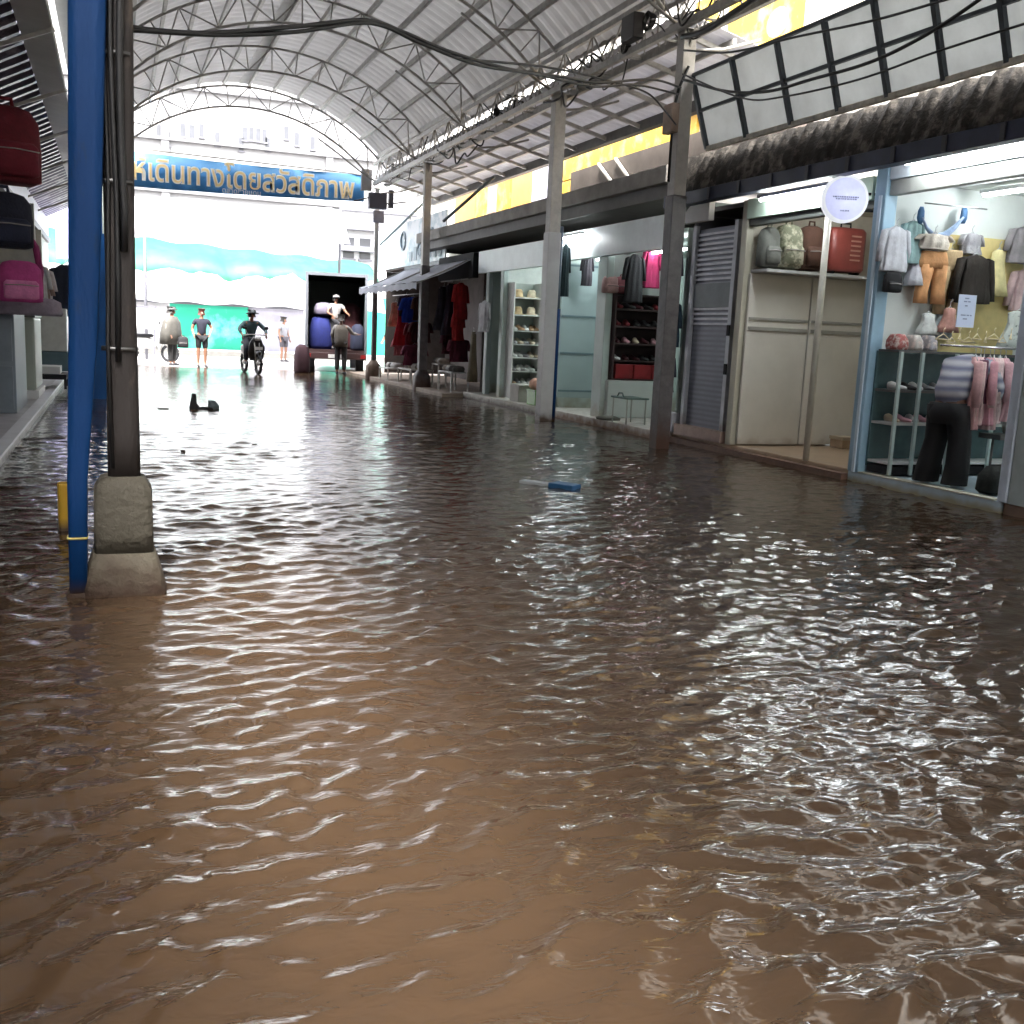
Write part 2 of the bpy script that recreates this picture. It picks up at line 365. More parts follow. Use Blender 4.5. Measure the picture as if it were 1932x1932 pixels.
# ------------------------------------------------------------------ near pole on concrete foot, blue posts
py = 5.22
pole = thing('utility_post', 'dark weathered steel post standing on a stepped concrete foot in the flood', 'post', (0, py, 0))
MB().loft([(.032,0,z,.070+.004*sin(z*3),.070) for z in np.linspace(.5, 5.3, 20)], 20, 6).build('post', RUST, pole)
MB().loft([(.025,0,-.16,.195,.17),(.025,0,.03,.188,.165),(.025,0,.10,.170,.155),(.025,0,.20,.140,.14)], 32, 9).build('foot', CONC, pole)
MB().loft([(.025,0,.20,.134,.134),(.025,0,.30,.133,.133),(.025,0,.50,.130,.130),(.025,0,.55,.10,.10),(.025,0,.56,.075,.075)], 32, 9).build('plinth', mat('concrete_top', (.090,.080,.058), .8, 0, .35, 5, .8, col2=(.05,.042,.03), c2=.62), pole)
m = MB()
for k in range(3):
    m.tube([(-.02+.035*k, -.075-.008*k, .6+.5*k)]+[(-.02+.035*k+.008*sin(z*4+k), -.08-.006*k, z) for z in np.linspace(1.2+.3*k, 5.2, 12)], .010+.003*k, 6)
m.build('cable_bundle', CABLE, pole)
for z in (1.15, 1.9, 2.45): MB().loft([(.02,0,z,.078,.085),(.02,0,z+.018,.078,.085)], 16, 5).build('strap', mat('strap_metal', (.12,.12,.12), .4, .8), pole)
bp_ = thing('blue_post', 'slender glossy blue post standing in the water left of the dark post', 'post', (-.125, 5.12, 0))
MB().loft([(-.058,0,-.16,.038,.04),(-.048,0,.55,.044,.04),(-.008,0,1.2,.062,.04),(.015,0,1.8,.070,.04),(.045,0,2.7,.078,.04),(.07,0,4.0,.085,.04)], 16, 8).build('post', BLUE, bp_)
MB().loft([(-.054,0,.275,.046,.045),(-.054,0,.285,.046,.045)], 16, 6).build('tie', mat('yellow_tie', (.45,.40,.12), .6), bp_)
MB().box(-.11,-.01,-.05,.05,-.16,.02).build('foot', CONC, bp_, bevel=.02)
p = at(183, 752, Z=0)
b2 = thing('blue_post', 'farther blue post rising behind the slender one beside the dark post', 'post', (p.x, p.y, 0), group=None)
MB().box(-.16,.20,-.08,.08,-.15,4.4).build('post', mat('blue_far', (.002,.075,.27), .5, 0, .1, 4, spec=.3), b2, bevel=.01)
MB().box(.14,.22,-.10,-.082,2.6,4.3).build('cover_plate', MINT, b2)
yb = thing('road_marker', 'small yellow box standing in water behind the slender blue post', 'marker', at(121, 1000, Z=0), .2)
MB().box(-.03,.10,-.03,.03,-.1,.30).build('body', mat('marker_yellow', (.50,.30,.02), .5, 0, .1, 5, stain=.06), yb, bevel=.015)

# ------------------------------------------------------------------ cables
def cable(pts, r, label, group=None):
    # pts: list of Vectors; smooth through Catmull-Rom
    P = [Vector(p) for p in pts]; P = [P[0]*2-P[1]] + P + [P[-1]*2-P[-2]]; out = []
    for i in range(1, len(P)-2):
        for k in range(8):
            t = k/8; a, b, c, d = P[i-1:i+3]
            out.append(.5*((2*b) + (c-a)*t + (2*a-5*b+4*c-d)*t*t + (3*b-a-3*c+d)*t**3))
    out.append(P[-2]); o = MB().tube(out, r, 7).build('cable', CABLE); return tag(o, label, 'cable', group)
def vplane(x, y):                          # upright plane from the near post to the first right column
    d = FWD + RIGHT*((x-966)/1932) - UP*((y-966)/1932)
    A = Vector((0, py, 0)); B = Vector((XR, 11.28, 0)); n_ = Vector((B.y-A.y, -(B.x-A.x), 0)); t = n_.dot(A-CPOS)/n_.dot(d); return CPOS + d*t
cable([vplane(*q) for q in ((240,50),(300,58),(400,62),(560,50),(690,38),(760,60),(850,98),(960,130),(1060,145),(1130,156),(1230,150),(1284,165))], .013, 'thickest black cable sagging across the street under the roof')
cable([vplane(*q) for q in ((240,56),(420,66),(560,60),(700,44),(790,80),(900,122),(1010,140),(1120,163),(1200,160),(1280,178))], .012, 'thin black cable running just below the thickest street cable')
cable([vplane(*q) for q in ((870,112),(950,118),(1040,128),(1140,150),(1220,175),(1255,210),(1275,235))], .010, 'thin cable dropping from the street cable to the first column')
cable([at(x,y,X=6.2) for x,y in ((1288,150),(1370,172),(1450,172),(1530,150),(1640,118),(1740,70),(1830,12),(1900,-40))], .016, 'black cable rising across the grey panel awning to the right', None)
cable([at(x,y,X=6.15) for x,y in ((1288,140),(1400,185),(1480,182),(1620,150),(1760,100),(1932,45),(1980,30))], .010, 'lower thin cable crossing the middle of the panel awning')
cable([at(x,y,X=6.25) for x,y in ((1290,95),(1380,98),(1500,70),(1650,38),(1800,-5),(1900,-30))], .012, 'thin cable above the grey panel awning from first column')
cable([at(x,y,X=6.28) for x,y in ((1288,70),(1330,58),(1390,20),(1450,-20))], .035, 'thick dark bundle of cables leaving the first column upward')
for k in range(26):
    y0 = 10.4 + 15*random.random()**1.3; z0 = 4.85+.5*random.random(); L_ = .5+1.3*random.random(); x0 = XR - .2 + .4*random.random()
    pts = [(x0+.08*random.uniform(-1,1), y0+L_*t, z0 - .28*sin(pi*t)*random.random() + .12*random.uniform(-1,1)) for t in (0,.2,.4,.6,.8,1)]
    cable(pts, .008+.010*random.random(), 'loose black cable tangled along the right side truss', 'loose cables tangled in the side truss')
for k, (yy, zz, rr) in enumerate(((11.9,5.15,.09),(12.5,5.0,.07),(17.3,5.05,.06))):
    m = MB()
    for q in range(5):
        m.tube([(XR-.22+.012*q, yy+rr*cos(a)*(1+.1*q), zz+rr*sin(a)*(1.2-.08*q)) for a in np.linspace(0, 2*pi, 18)], .012, 6)
    tag(m.build('cable_coil', CABLE), ('coil of black cable hung on truss nearest the first column', 'smaller coil of cable hung on truss beside the nearest coil', 'black cable coil on the truss between second and third columns')[k], 'cable coil')
tag(MB().box(XR-.35,XR-.2,12.0,12.35,4.98,5.28).build('junction_box', mat('black_box', (.03,.025,.025), .5), bevel=.015), 'dark electrical box fixed to the truss by the first column', 'junction box')

# ------------------------------------------------------------------ buildings on the right
# ground floor bays: separate shop units
XF = 6.98
UP_ = thing('upper_facade', 'upper storey with yellow panels and dark balcony above the shop roofs', 'building', (0,0,0))
WX = 8.9
MB().box(WX, WX+.3, -26, 32, 2.9, 8.2).build('wall', mat('offwhite_wall', (.55,.53,.48), .7, 0, .2, 1.2, .1), UP_)
YEL = mat('yellow_wall', (.58,.33,.02), .6, 0, .2, 2.5, col2=(.56,.38,.10), c2=.55)
ORG = mat('orange_wall', (.46,.22,.05), .6, 0, .15, 2)
def wallpatch(name, x0, y0, x1, y1, m, d, par=UP_):
    a = at(x0, y0, X=WX-d); b = at(x1, y1, X=WX-d); MB().box(WX-d, WX-.002, a.y, b.y, min(a.z,b.z), max(a.z,b.z)).build(name, m, par)
MB().box(WX-.06, WX-.004, 15.2, 20.9, 4.55, 5.35).build('yellow_band', YEL, UP_)
MB().box(WX-.055, WX-.004, 19.3, 21.0, 3.85, 4.52).build('yellow_panel', YEL, UP_)
for y0, y1, m_ in ((22.4,23.6,ORG),(23.7,24.6,YEL),(24.7,25.3,mat('brown_panel', (.30,.20,.15), .6)),(25.4,26.2,YEL),(26.3,28.0,ORG)):
    MB().box(WX-.05, WX-.004, y0, y1, 3.85, 5.2).build('yellow_panel' if m_ is YEL else 'orange_panel', m_, UP_)
MB().box(WX-.04, WX-.004, 21.1, 22.3, 3.85, 5.0).build('shutter', mat('grey_lilac', (.42,.41,.48), .5, wave=('Z', 6., (.34,.33,.40))), UP_)
MB().box(WX-.45, WX-.008, 12.2, 19.25, 3.62, 4.52).build('balcony_recess', mat('recess_shade', (.085,.07,.06), .7, 0, .25, 2), UP_)  # solid box, the shade of the balcony recess put into its colour
for a, b in (((17.9,4.5),(16.6,3.65)),((17.2,4.5),(16.0,3.65))): MB().bar((WX-.5,a[0],a[1]),(WX-.5,b[0],b[1]), .04).build('diagonal_strut', WHITEST, UP_)
m = MB().prism([(6.72,3.36),(WX-.01,3.36),(WX-.01,3.62),(7.3,3.62),(6.72,3.58)], 'y', 12.25, 24.2); m.build('ledge', CONCL, UP_, bevel=.01)
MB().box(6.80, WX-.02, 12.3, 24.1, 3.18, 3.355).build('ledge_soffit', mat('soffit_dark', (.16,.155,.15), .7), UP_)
m = MB().prism([(7.5,3.63),(8.84,3.63),(8.84,3.84)], 'y', 19.5, 28.5); m.build('sill_slope', WHITE, UP_)
MB().box(XF+.1, XF+.3, -26, 3.95, 0, 3.6).build('lower_wall', MATS['offwhite_wall'], UP_)
# billboard seen between truss and panel awning
bb = thing('billboard', 'faded yellow and white billboard mounted high behind the panel awning', 'billboard', (0,0,0))
MB().box(WX-.22, WX-.1, 8.6, 15.6, 5.0, 7.4).build('board', mat('faded_board', (.52,.49,.44), .6, 0, .15, 3, col2=(.62,.56,.42), c2=.6), bb)
for y0, y1, z0, z1 in ((12.3,14.2,5.35,7.3),(14.5,15.2,5.2,6.6),(10.9,11.5,5.7,6.5)): MB().box(WX-.235, WX-.222, y0, y1, z0, z1).build('printed_patch', YEL, bb)
MB().add([(WX-.236, 12.9+.26*cos(a), 5.75+.2*sin(a)) for a in np.linspace(0, 2*pi, 16)[:-1]], [tuple(range(15))]).build('printed_spot', mat('print_red', (.42,.16,.12), .6, 0, .3, 12), bb, solid=.004)

# panel awning (grey sheets in dark frame, leaning out)
aw = thing('panel_awning', 'grey translucent panel awning in a dark frame leaning over the right shops', 'awning', (0,0,0))
AX0, AZ0, AX1, AZ1 = 6.72, 3.62, 6.45, 4.42; AYA, AYB = 3.0, 11.22
PANEL = mat('grey_panel', (.52,.54,.55), .5, 0, .10, 3, trans=.62)
MB().add([(AX0,AYA,AZ0),(AX1,AYA,AZ1),(AX1,AYB,AZ1),(AX0,AYB,AZ0)], [(0,1,2,3)]).build('panel_sheet', PANEL, aw, solid=.012)
FR = mat('awning_frame', (.05,.06,.07), .5, .3)
ys_ = [AYB, 10.38, 9.55, 8.78, 8.08, 7.38, 6.7, 6.0, 5.3, 4.6, 3.9, 3.0]
for y in ys_: MB().bar((AX0-.03,y,AZ0),(AX1-.03,y,AZ1), .05, .05).build('rib', FR, aw)
for t in (0.0, .52, 1.0):
    x = AX0+(AX1-AX0)*t-.03; z = AZ0+(AZ1-AZ0)*t; MB().bar((x,AYA,z),(x,AYB,z), .035 if t else .05).build('rail', FR if t else mat('pale_edge', (.55,.52,.45), .6, 0, .4, 8), aw)
# ragged old corrugated awning under it
m = MB(); vs = []; n = 150
for j in range(n+1):
    y = 3.0 + 8.9*j/n; r = .022*sin(j*2.1)*(.5+random.random()); rg = .05*sin(j*.9)+.03*sin(j*2.7)
    vs += [(6.60+r*.3, y, 3.14), (6.64+r, y, 3.30), (6.78+r, y, 3.60+rg*.3), (7.6, y, 3.74)]
fs = [(4*j+k, 4*j+k+1, 4*j+k+5, 4*j+k+4) for j in range(n) for k in range(3)]
o = m.add(vs, fs, True).build('old_awning', mat('old_corrugated', (.075,.066,.055), .8, 0, .4, 7, .6, col2=(.17,.15,.125), c2=.55), solid=.01)
tag(o, 'ragged dark corrugated awning under the grey panel awning', 'awning')
nb = thing('awning_beam', 'long navy blue steel beam under the ragged awning above the right shops', 'beam', (0,0,0))
MB().box(6.55, 6.69, 3.0, 11.95, 2.98, 3.13).build('beam', NAVY, nb, bevel=.006)
m = MB(); y = 3.4
while y < 11.9: m.box(6.535,6.549,y,y+.05,2.99,3.12); y += .62
m.build('bracket', mat('bracket', (.03,.03,.04), .5), nb)
m = MB().bar((6.62,11.95,3.05),(6.42,11.38,2.6), .06, .08); m.build('brace', NAVY, nb)

# step along the right row
def step(y0, y1, label, m, z=.12, x0=XF, top=None, name='doorstep'):
    o = MB().box(x0, 9.6, y0, y1, -.15, z).build(name, m, bevel=.012); return tag(o, label, 'step', None)
step(6.50, 8.47, 'pale blue and white step of the clothes shop lapped by water', mat('pale_step', (.50,.62,.68), .45, 0, .12, 4, .05, stain=.05, stain_col=(.35,.33,.22)), .10, XF)
tag(MB().box(XF-.01, XF+.10, 6.56, 8.35, .102, .112).build('step_edging', mat('edge_cream', (.60,.58,.46), .5, 0, .1, 5)), 'cream edging strip on the blue step under the customer', 'edging')
step(2.0, 6.49, 'brown tiled step at the right edge past the clothes shop', mat('brown_step', (.22,.14,.10), .5, 0, .2, 5, .1), .10, XF+.02)
step(8.48, 12.15, 'tan tiled step with brown kerb before the bag shop', TILE, .11, XF+.04)
tag(MB().box(XF-.06, XF+.035, 8.49, 12.6, -.15, .065).build('kerb', mat('brown_kerb', (.17,.095,.065), .6, 0, .25, 5, .3)), 'low brown kerb along the bag shop step', 'kerb')
step(12.16, 16.3, 'off-white floor step of the shop with dark red goods', WHITEST, .12, XF-.15)
step(16.31, 20.3, 'off-white step in front of the shoe shop', mat('white_step2', (.50,.48,.42), .6, 0, .2, 3, .1, stain=.06), .12, XF-.25)
step(20.31, 31, 'grubby brown step under the red clothes stall', mat('grubby_step', (.30,.24,.19), .7, 0, .3, 3, .2), .08, XF-.7)

# general back building for all shops (rear wall, ceilings, side walls) ---------------------------------
def bay(name, y0, y1, label, wallm, depth=2.3, z1=2.95, floor=False, backm=None, ceilm=None, x0=XF):
    t = thing(name, label, 'shop', (0,0,0))
    MB().box(x0+depth, x0+depth+.08, y0+.03, y1-.03, .0, z1).build('back_wall', backm or wallm, t)
    MB().box(x0+.12, x0+depth-.01, y0+.03, y0+.08, .125, z1).build('side_wall', wallm, t)
    MB().box(x0+.12, x0+depth-.01, y1-.08, y1-.03, .125, z1).build('side_wall', wallm, t)
    MB().box(x0+.1, x0+depth+.08, y0+.03, y1-.03, z1+.004, z1+.06).build('ceiling', ceilm or wallm, t)
    return t
def lamp(y0, y1, x, z, label, shade=True, strength=None):
    t = thing('tube_lamp', label, 'lamp', (x, (y0+y1)/2, z)); L_ = (y1-y0)/2
    MB().tube([(0,-L_,0),(0,L_,0)], .014, 8).build('tube', TUBE, t)
    MB().box(-.03,.03,-L_-.03,L_+.03,.02,.06).build('holder', WHITE, t)
    return t

# A. blue clothing shop
A = bay('clothes_shop', 4.0, 8.44, 'brightly lit baby clothes shop with sky blue posts and white fascia', mat('mint_white', (.78,.82,.79), .6, 0, .05, 2), 2.5)
MB().box(XF-.02, XF+.13, 8.30, 8.46, .10, 3.1).build('post', SKYBL, A, bevel=.012)
MB().box(XF-.035, XF-.021, 8.34, 8.38, .10, 2.8).build('post_trim', mat('pale_trim', (.60,.72,.80), .4), A)
MB().box(XF-.02, XF+.10, 6.43, 6.53, .10, 3.0).build('post', mat('pale_post', (.55,.62,.72), .4), A, bevel=.012)
MB().box(XF+.0, XF+.09, 4.0, 8.29, 2.94, 3.12).build('fascia', mat('white_fascia', (.70,.78,.84), .35), A)
MB().box(XF+.02, XF+.12, 4.0, 8.29, 2.80, 2.935).build('header', mat('grey_header', (.36,.37,.34), .5), A)
MB().box(XF-.01, XF+.1, 4.0, 6.42, .10, 3.0).build('side_glazing', mat('pale_glazing', (.45,.52,.52), .2), A)
yel = MB(); yel.box(7.75, 8.85, 8.335, 8.355, 1.3, 2.5); yel.build('yellow_wall_panel', mat('pale_yellow', (.75,.62,.28), .6), A)
lamp(6.5, 7.9, XF-.16, 3.02, 'lit tube lamp under navy beam over the clothes shop fascia')
lamp(6.9, 8.1, XF+1.0, 2.86, 'lit tube lamp on the ceiling inside the clothes shop')
lamp(5.0, 6.3, XF+1.0, 2.86, 'lit ceiling tube deeper right in the clothes shop')

# B. bag shop
B = bay('bag_shop', 8.50, 10.80, 'bag shop with beige sliding panels and cream posts', mat('beige_wall', (.50,.46,.38), .6), 1.9)
MB().box(XF+.0, XF+.10, 10.66, 10.78, .11, 3.0).build('post', CREAM, B, bevel=.01)
MB().box(XF-.02, XF+.10, 8.50, 10.66, 2.78, 3.0).build('fascia', mat('mint_fascia', (.55,.68,.56), .4), B)
MB().box(XF+.02, XF+.12, 8.50, 10.66, 2.70, 2.775).build('header', mat('dark_header', (.04,.045,.04), .5), B)
PY = 10.60
for x0, x1 in ((XF+.06,7.92),(7.94,9.0)):
    o = MB().box(x0, x1, PY, PY+.04, .125, 2.16).build('sliding_panel', BEIGE, B, bevel=.006)
    MB().box(x0+.02, x1-.02, PY-.02, PY-.002, 1.50, 1.54).build('rail', mat('rail_grey', (.30,.30,.27), .4), o)
    MB().box(x0+.02, x1-.02, PY-.02, PY-.002, 1.62, 1.65).build('rail', MATS['rail_grey'], o)
MB().box(XF+.06, 8.85, PY-.32, PY-.002, 2.165, 2.20).build('shelf', mat('grey_shelf', (.35,.35,.34), .5), B)
tp = at(1510, 862, X=XF-.03)
o = MB().tube([(XF+.04, 9.22, .10),(XF+.04, 9.22, 2.95)], .035, 12).build('thin_post', mat('thin_cream', (.60,.58,.50), .4)); tag(o, 'thin cream post standing in front of the bag shop', 'post')
lamp(9.0, 10.2, XF+.55, 2.90, 'lit ceiling tube inside the bag shop behind its header')
lamp(17.2, 18.4, XF+1.1, 2.62, 'second lit tube deeper inside the shoe shop')
lamp(15.0, 16.0, XF+.6, 2.62, 'lit tube inside the goods shop by the teal door')
lamp(9.0, 10.2, XF-.16, 2.93, 'lit tube lamp washing the mint bag shop fascia')

# C. louvre shutter
C_ = bay('shuttered_unit', 10.84, 12.1, 'narrow unit closed by a grey louvred metal shutter', mat('dim_wall', (.14,.14,.16), .7), 1.5)
SH = mat('shutter_grey', (.44,.46,.50), .45, .3, .2, 4, .1, stain=.35, stain_col=(.17,.13,.10))
m = MB(); z = 1.55
while z < 2.72: m.box(XF+.06, XF+.075, 10.98, 11.86, z, z+.028); z += .062
m.build('slat', SH, C_)
MB().box(XF+.085, XF+.10, 10.98, 11.86, .25, 2.75).build('shutter_panel', mat('shutter_back', (.22,.235,.28), .5, .3, .15, 3, wave=('Z', 5., (.17,.18,.22))), C_)
MB().box(XF+.055, XF+.08, 10.98, 11.86, 1.32+.45, 1.32+.75).build('cover_plate', mat('plate_grey', (.16,.19,.21), .5), C_)
MB().box(XF+.03, XF+.082, 10.90, 10.975, .25, 2.8).build('frame', SH, C_); MB().box(XF+.03, XF+.082, 11.865, 11.94, .25, 2.8).build('frame', SH, C_)
MB().box(XF-.02, XF+.12, 10.86, 12.0, .11, .25).build('sill', mat('pink_tile', (.42,.30,.25), .4, 0, .15, 9), C_)
MB().box(XF+.0, XF+.02, 10.885, 10.935, .95, 1.08).build('latch', BLACK, C_); MB().box(XF+.0, XF+.02, 10.885, 10.935, 1.42, 1.55).build('latch', BLACK, C_)
sg = thing('light_sign', 'small white sign board leaning above the louvred shutter', 'sign', (0,0,0))
MB().prism([(12.15,2.82),(11.35,2.82),(11.35,3.12),(11.75,3.06)], 'x', XF-.12, XF-.04).build('board', WHITE, sg)

# D-E. red goods shop
D = bay('goods_shop', 12.15, 16.3, 'pale mint shop selling dark red goods with bright white sign board', MINT, 2.2, 2.75)
MB().box(XF-.05, XF+.05, 12.3, 16.4, 2.56, 3.0).build('sign_board', mat('bright_board', (.74,.82,.82), .4, 0, .1, 3), D)
MB().box(XF-.06, XF+.06, 16.25, 16.42, .12, 2.9).build('post', WHITE, D, bevel=.01)
MB().box(XF-.02, XF+.08, 12.44, 12.60, .12, 2.9).build('post', mat('pinkish_post', (.55,.48,.45), .5, stain=.15), D, bevel=.01)
MB().box(XF-.02, XF+.10, 14.30, 14.62, .12, 2.55).build('post', MINT, D, bevel=.01)
o = MB().box(XF+.07, 7.75, 16.18, 16.215, .30, 2.55).build('door', mat('teal_door', (.36,.46,.46), .35, 0, .06, 2), D)
for z in (1.06, 1.68, 2.52, .42): MB().box(XF+.09, 7.74, 16.165, 16.178, z-.02, z+.012).build('door_rail', mat('teal_rail', (.16,.24,.26), .4), o)
MB().box(XF+.06, 8.2, 14.62, 14.66, .13, 2.7).build('partition', mat('mint_partition', (.52,.56,.53), .5), D)
MB().box(XF+.06, 8.15, 14.2, 14.6, .13, .70).build('counter', mat('counter_white', (.60,.64,.61), .4, 0, .05, 3), D, bevel=.01)
lamp(12.8, 14.2, XF+.6, 2.62, 'lit tube lamp inside the goods shop above red shelves')
lamp(14.9, 16.0, XF-.2, 2.88, 'lit tube lamp before the bright board of the goods shop')

# F. shoe shop
Fs = bay('shoe_shop', 16.35, 20.2, 'pale green shoe shop with full display shelves between mint posts', MINT, 2.0, 2.75)
MB().box(XF-.05, XF+.05, 16.45, 20.2, 2.52, 2.95).build('sign_board', mat('mint_board', (.66,.76,.76), .4, 0, .08, 3), Fs)
for y in (18.72, 19.55): MB().box(XF-.04, XF+.06, y, y+.16, .12, 2.52).build('post', MINTD if y > 19 else MINT, Fs, bevel=.01)
lamp(16.8, 17.9, XF+.5, 2.62, 'lit tube lamp above the shelves in the shoe shop')

# G. dark stall behind column three
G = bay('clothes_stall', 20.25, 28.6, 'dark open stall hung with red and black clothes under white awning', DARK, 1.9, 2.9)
MB().box(XF-.1, XF+.02, 20.4, 22.8, 2.45, 2.95).build('dark_panel', BLACK, G)  # plain black panel across the top of the stall front
# far end of the upper floor
wa = thing('cloth_awning', 'white cloth awning sloping out over the red clothes stall', 'awning', (0,0,0))
vs = []; nA, nB = 30, 8
for i in range(nA+1):
    y = 20.6 + 5.3*i/nA
    for j in range(nB+1):
        t = j/nB; vs.append((5.75+1.15*t, y, 2.30+.52*t - .05*sin(pi*t) + .018*sin(i*1.3)*(1-t)))
fs = [(i*(nB+1)+j, i*(nB+1)+j+1, (i+1)*(nB+1)+j+1, (i+1)*(nB+1)+j) for i in range(nA) for j in range(nB)]
MB().add(vs, fs, True).build('cloth', mat('awning_cloth', (.80,.82,.88), .7, 0, .06, 3, trans=.5), wa, solid=.006)
MB().bar((6.93,20.6,2.86),(6.93,25.9,2.86), .06, .10).build('top_beam', mat('slate_beam', (.05,.07,.09), .5), wa)
for y in (20.7, 23.2, 25.8): MB().bar((6.9,y,2.82),(5.78,y,2.27), .03).build('arm', STEEL, wa)
vs = []
for i in range(61):
    y = 20.6+5.3*i/60; vs += [(5.75, y, 2.29), (5.75+.01*sin(i), y, 2.14+.035*abs(sin(i*.55)))]
MB().add(vs, [(2*i,2*i+1,2*i+3,2*i+2) for i in range(60)]).build('valance', MATS['awning_cloth'], wa, solid=.004)
for lab, a, b, rr in (('pale blue slanting rod rising above the white awning', (742,478), (832,392), .03), ('dark slanting rod beside the third column above the awning', (866,432), (965,345), .035)):
    p_, q_ = at(*[v/1.035 for v in a], X=6.6), at(*[v/1.035 for v in b], X=7.3); tag(MB().tube([p_, q_], rr, 8).build('awning_rod', mat('rod_'+lab[:4], (.38,.50,.55) if 'pale' in lab else (.10,.13,.15), .5)), lab, 'rod')
pv = thing('printed_banner', 'pale blue and white printed vinyl banner above the white awning', 'banner', (0,0,0))
MB().box(7.05, 7.08, 22.9, 29.5, 2.95, 4.05).build('vinyl', mat('vinyl_print', (.50,.66,.74), .4, 0, .2, 2.2, col2=(.72,.77,.80), c2=.48), pv)
m = MB()
for y, z, r in ((26.6,3.6,.22),(25.0,3.3,.16),(24.0,3.6,.12)):
    m.tube([(7.04, y+r*cos(a), z+r*sin(a)) for a in np.linspace(0,2*pi,20)], .03, 5)
m.build('printed_ring', mat('print_grey', (.30,.38,.44), .5), pv)
m = MB()
for k in range(7): m.box(7.035,7.045, 23.2+.42*k, 23.45+.42*k, 3.05, 3.28+.05*(k%3))
m.build('printed_block', MATS['print_grey'], pv)

# circular sign
cp = at(1593, 376, X=6.72)
cs = thing('round_sign', 'round lavender backlit sign with white rim hanging before the shops', 'sign', cp, rad(-20))
def disc(r, a, b, n=40):
    m = MB(); m.loft([(0,a,0,r,r),(0,b,0,r,r)], n, axis='y'); return m
disc(.226, -.04, .04).build('rim', mat('sign_rim', (.75,.78,.82), .4, emit=.06, ecol=(.9,.93,1)), cs)
disc(.20, -.047, .047).build('face', mat('sign_face', (.58,.60,.85), .4, emit=.07, ecol=(.62,.66,.95)), cs)
m = MB()
for x0, x1, z in ((-.13,.13,.015),(-.10,.12,-.005),(-.045,.05,-.115)):
    x = x0
    while x < x1-.015: w_ = random.uniform(.01,.022); m.box(x, x+w_, -.051, -.0475, z-.006, z+.008); x += w_+.006
m.build('lettering', mat('sign_ink', (.30,.32,.52), .5), cs)
MB().bar((.2,0,.06),(.50,.02,.06), .025).build('bracket', BLACK, cs); MB().bar((.2,0,-.10),(.50,.02,-.10), .02).build('bracket', BLACK, cs)

# ------------------------------------------------------------------ garments, bags, shoes
def cloth_mat(name, col, **k): return mat(name, col, .85, 0, k.pop('noise', .22), k.pop('scale', 9), .3, **k)
def shirt_mb(w, h, sl=.5, seed=0, flare=1.0, th=.05):
    r = random.Random(seed); m = MB(); ph = r.random()*6
    rings = [(0,0,-.0,w*.14,th*.5),(0,0,-.03*h/.6,w*.30,th*.7),(0,0,-.10*h,w*.47,th),(0,0,-.25*h,w*.44,th*1.1)]
    for t in (.4,.55,.7,.85,.97,1.0): rings.append((0,.008*sin(t*9+ph),-t*h, w*(.44+.08*t*flare), th*(1.1+.3*t)))
    m.loft(rings, 40, 2.4, 9, .10, ph)
    if sl:
        for s_ in (-1, 1):
            L_ = sl*h; m.loft([(s_*w*.36,0,-.055*h,.05*w,th*.7),(s_*w*.46,0,-.09*h,w*.12,th*.8),(s_*w*.58,0,-.09*h-L_*.5,w*.10,th*.8),(s_*w*.66,0,-.09*h-L_,w*.09,th*.7)], 12, 2.2, 4, .06, ph)
    return m
def pants_mb(w, h, seed=0, th=.05, flare=1.0):
    r = random.Random(seed); m = MB(); ph = r.random()*6
    m.loft([(0,0,0,w*.42,th),(0,0,-.04*h,w*.44,th*1.05),(0,0,-.2*h,w*.5,th*1.3),(0,0,-.32*h,w*.5,th*1.2)], 24, 2.4, 6, .03, ph)
    for s_ in (-1, 1):
        m.loft([(s_*w*.23,0,-.26*h,w*.25,th*1.2),(s_*w*.26,0,-.5*h,w*.22*flare,th*1.1),(s_*w*.29,.01,-.75*h,w*.20*flare,th),(s_*w*.31,0,-h,w*.22*flare,th*1.05)], 16, 2.3, 5, .06, ph+s_)
    return m
def dress_mb(w, h, seed=0, th=.05):
    m = MB(); m.loft([(0,0,0,w*.2,th*.5),(0,0,-.06*h,w*.36,th*.8),(0,0,-.3*h,w*.33,th),(0,0,-.45*h,w*.36,th*1.2),(0,0,-.75*h,w*.52,th*1.7),(0,0,-h,w*.62,th*2)], 32, 2.2, 9, .07, seed); return m
HANG = mat('hanger', (.55,.56,.57), .4)
def garment(name, kind, x, y, z, w, h, m, label, rz=pi/2, cat='garment', group=None, sl=.5, seed=None, hook=True, th=.05, flare=1.):
    seed = seed if seed is not None else random.randrange(999)
    t = thing(name, label, cat, (x, y, z), rz, group)
    mb = {'shirt': lambda: shirt_mb(w, h, sl, seed, flare, th), 'pants': lambda: pants_mb(w, h, seed, th, flare), 'dress': lambda: dress_mb(w, h, seed, th)}[kind]()
    mb.build('fabric', m, t)
    if hook:
        q = MB(); q.tube([(-w*.3,0,-.035),(0,0,.02),(w*.3,0,-.035)], .006, 5); q.tube([(0,0,.02),(0,0,.06),(.02,0,.075),(.02,0,.09)], .004, 5); q.build('hanger', HANG, t)
    return t
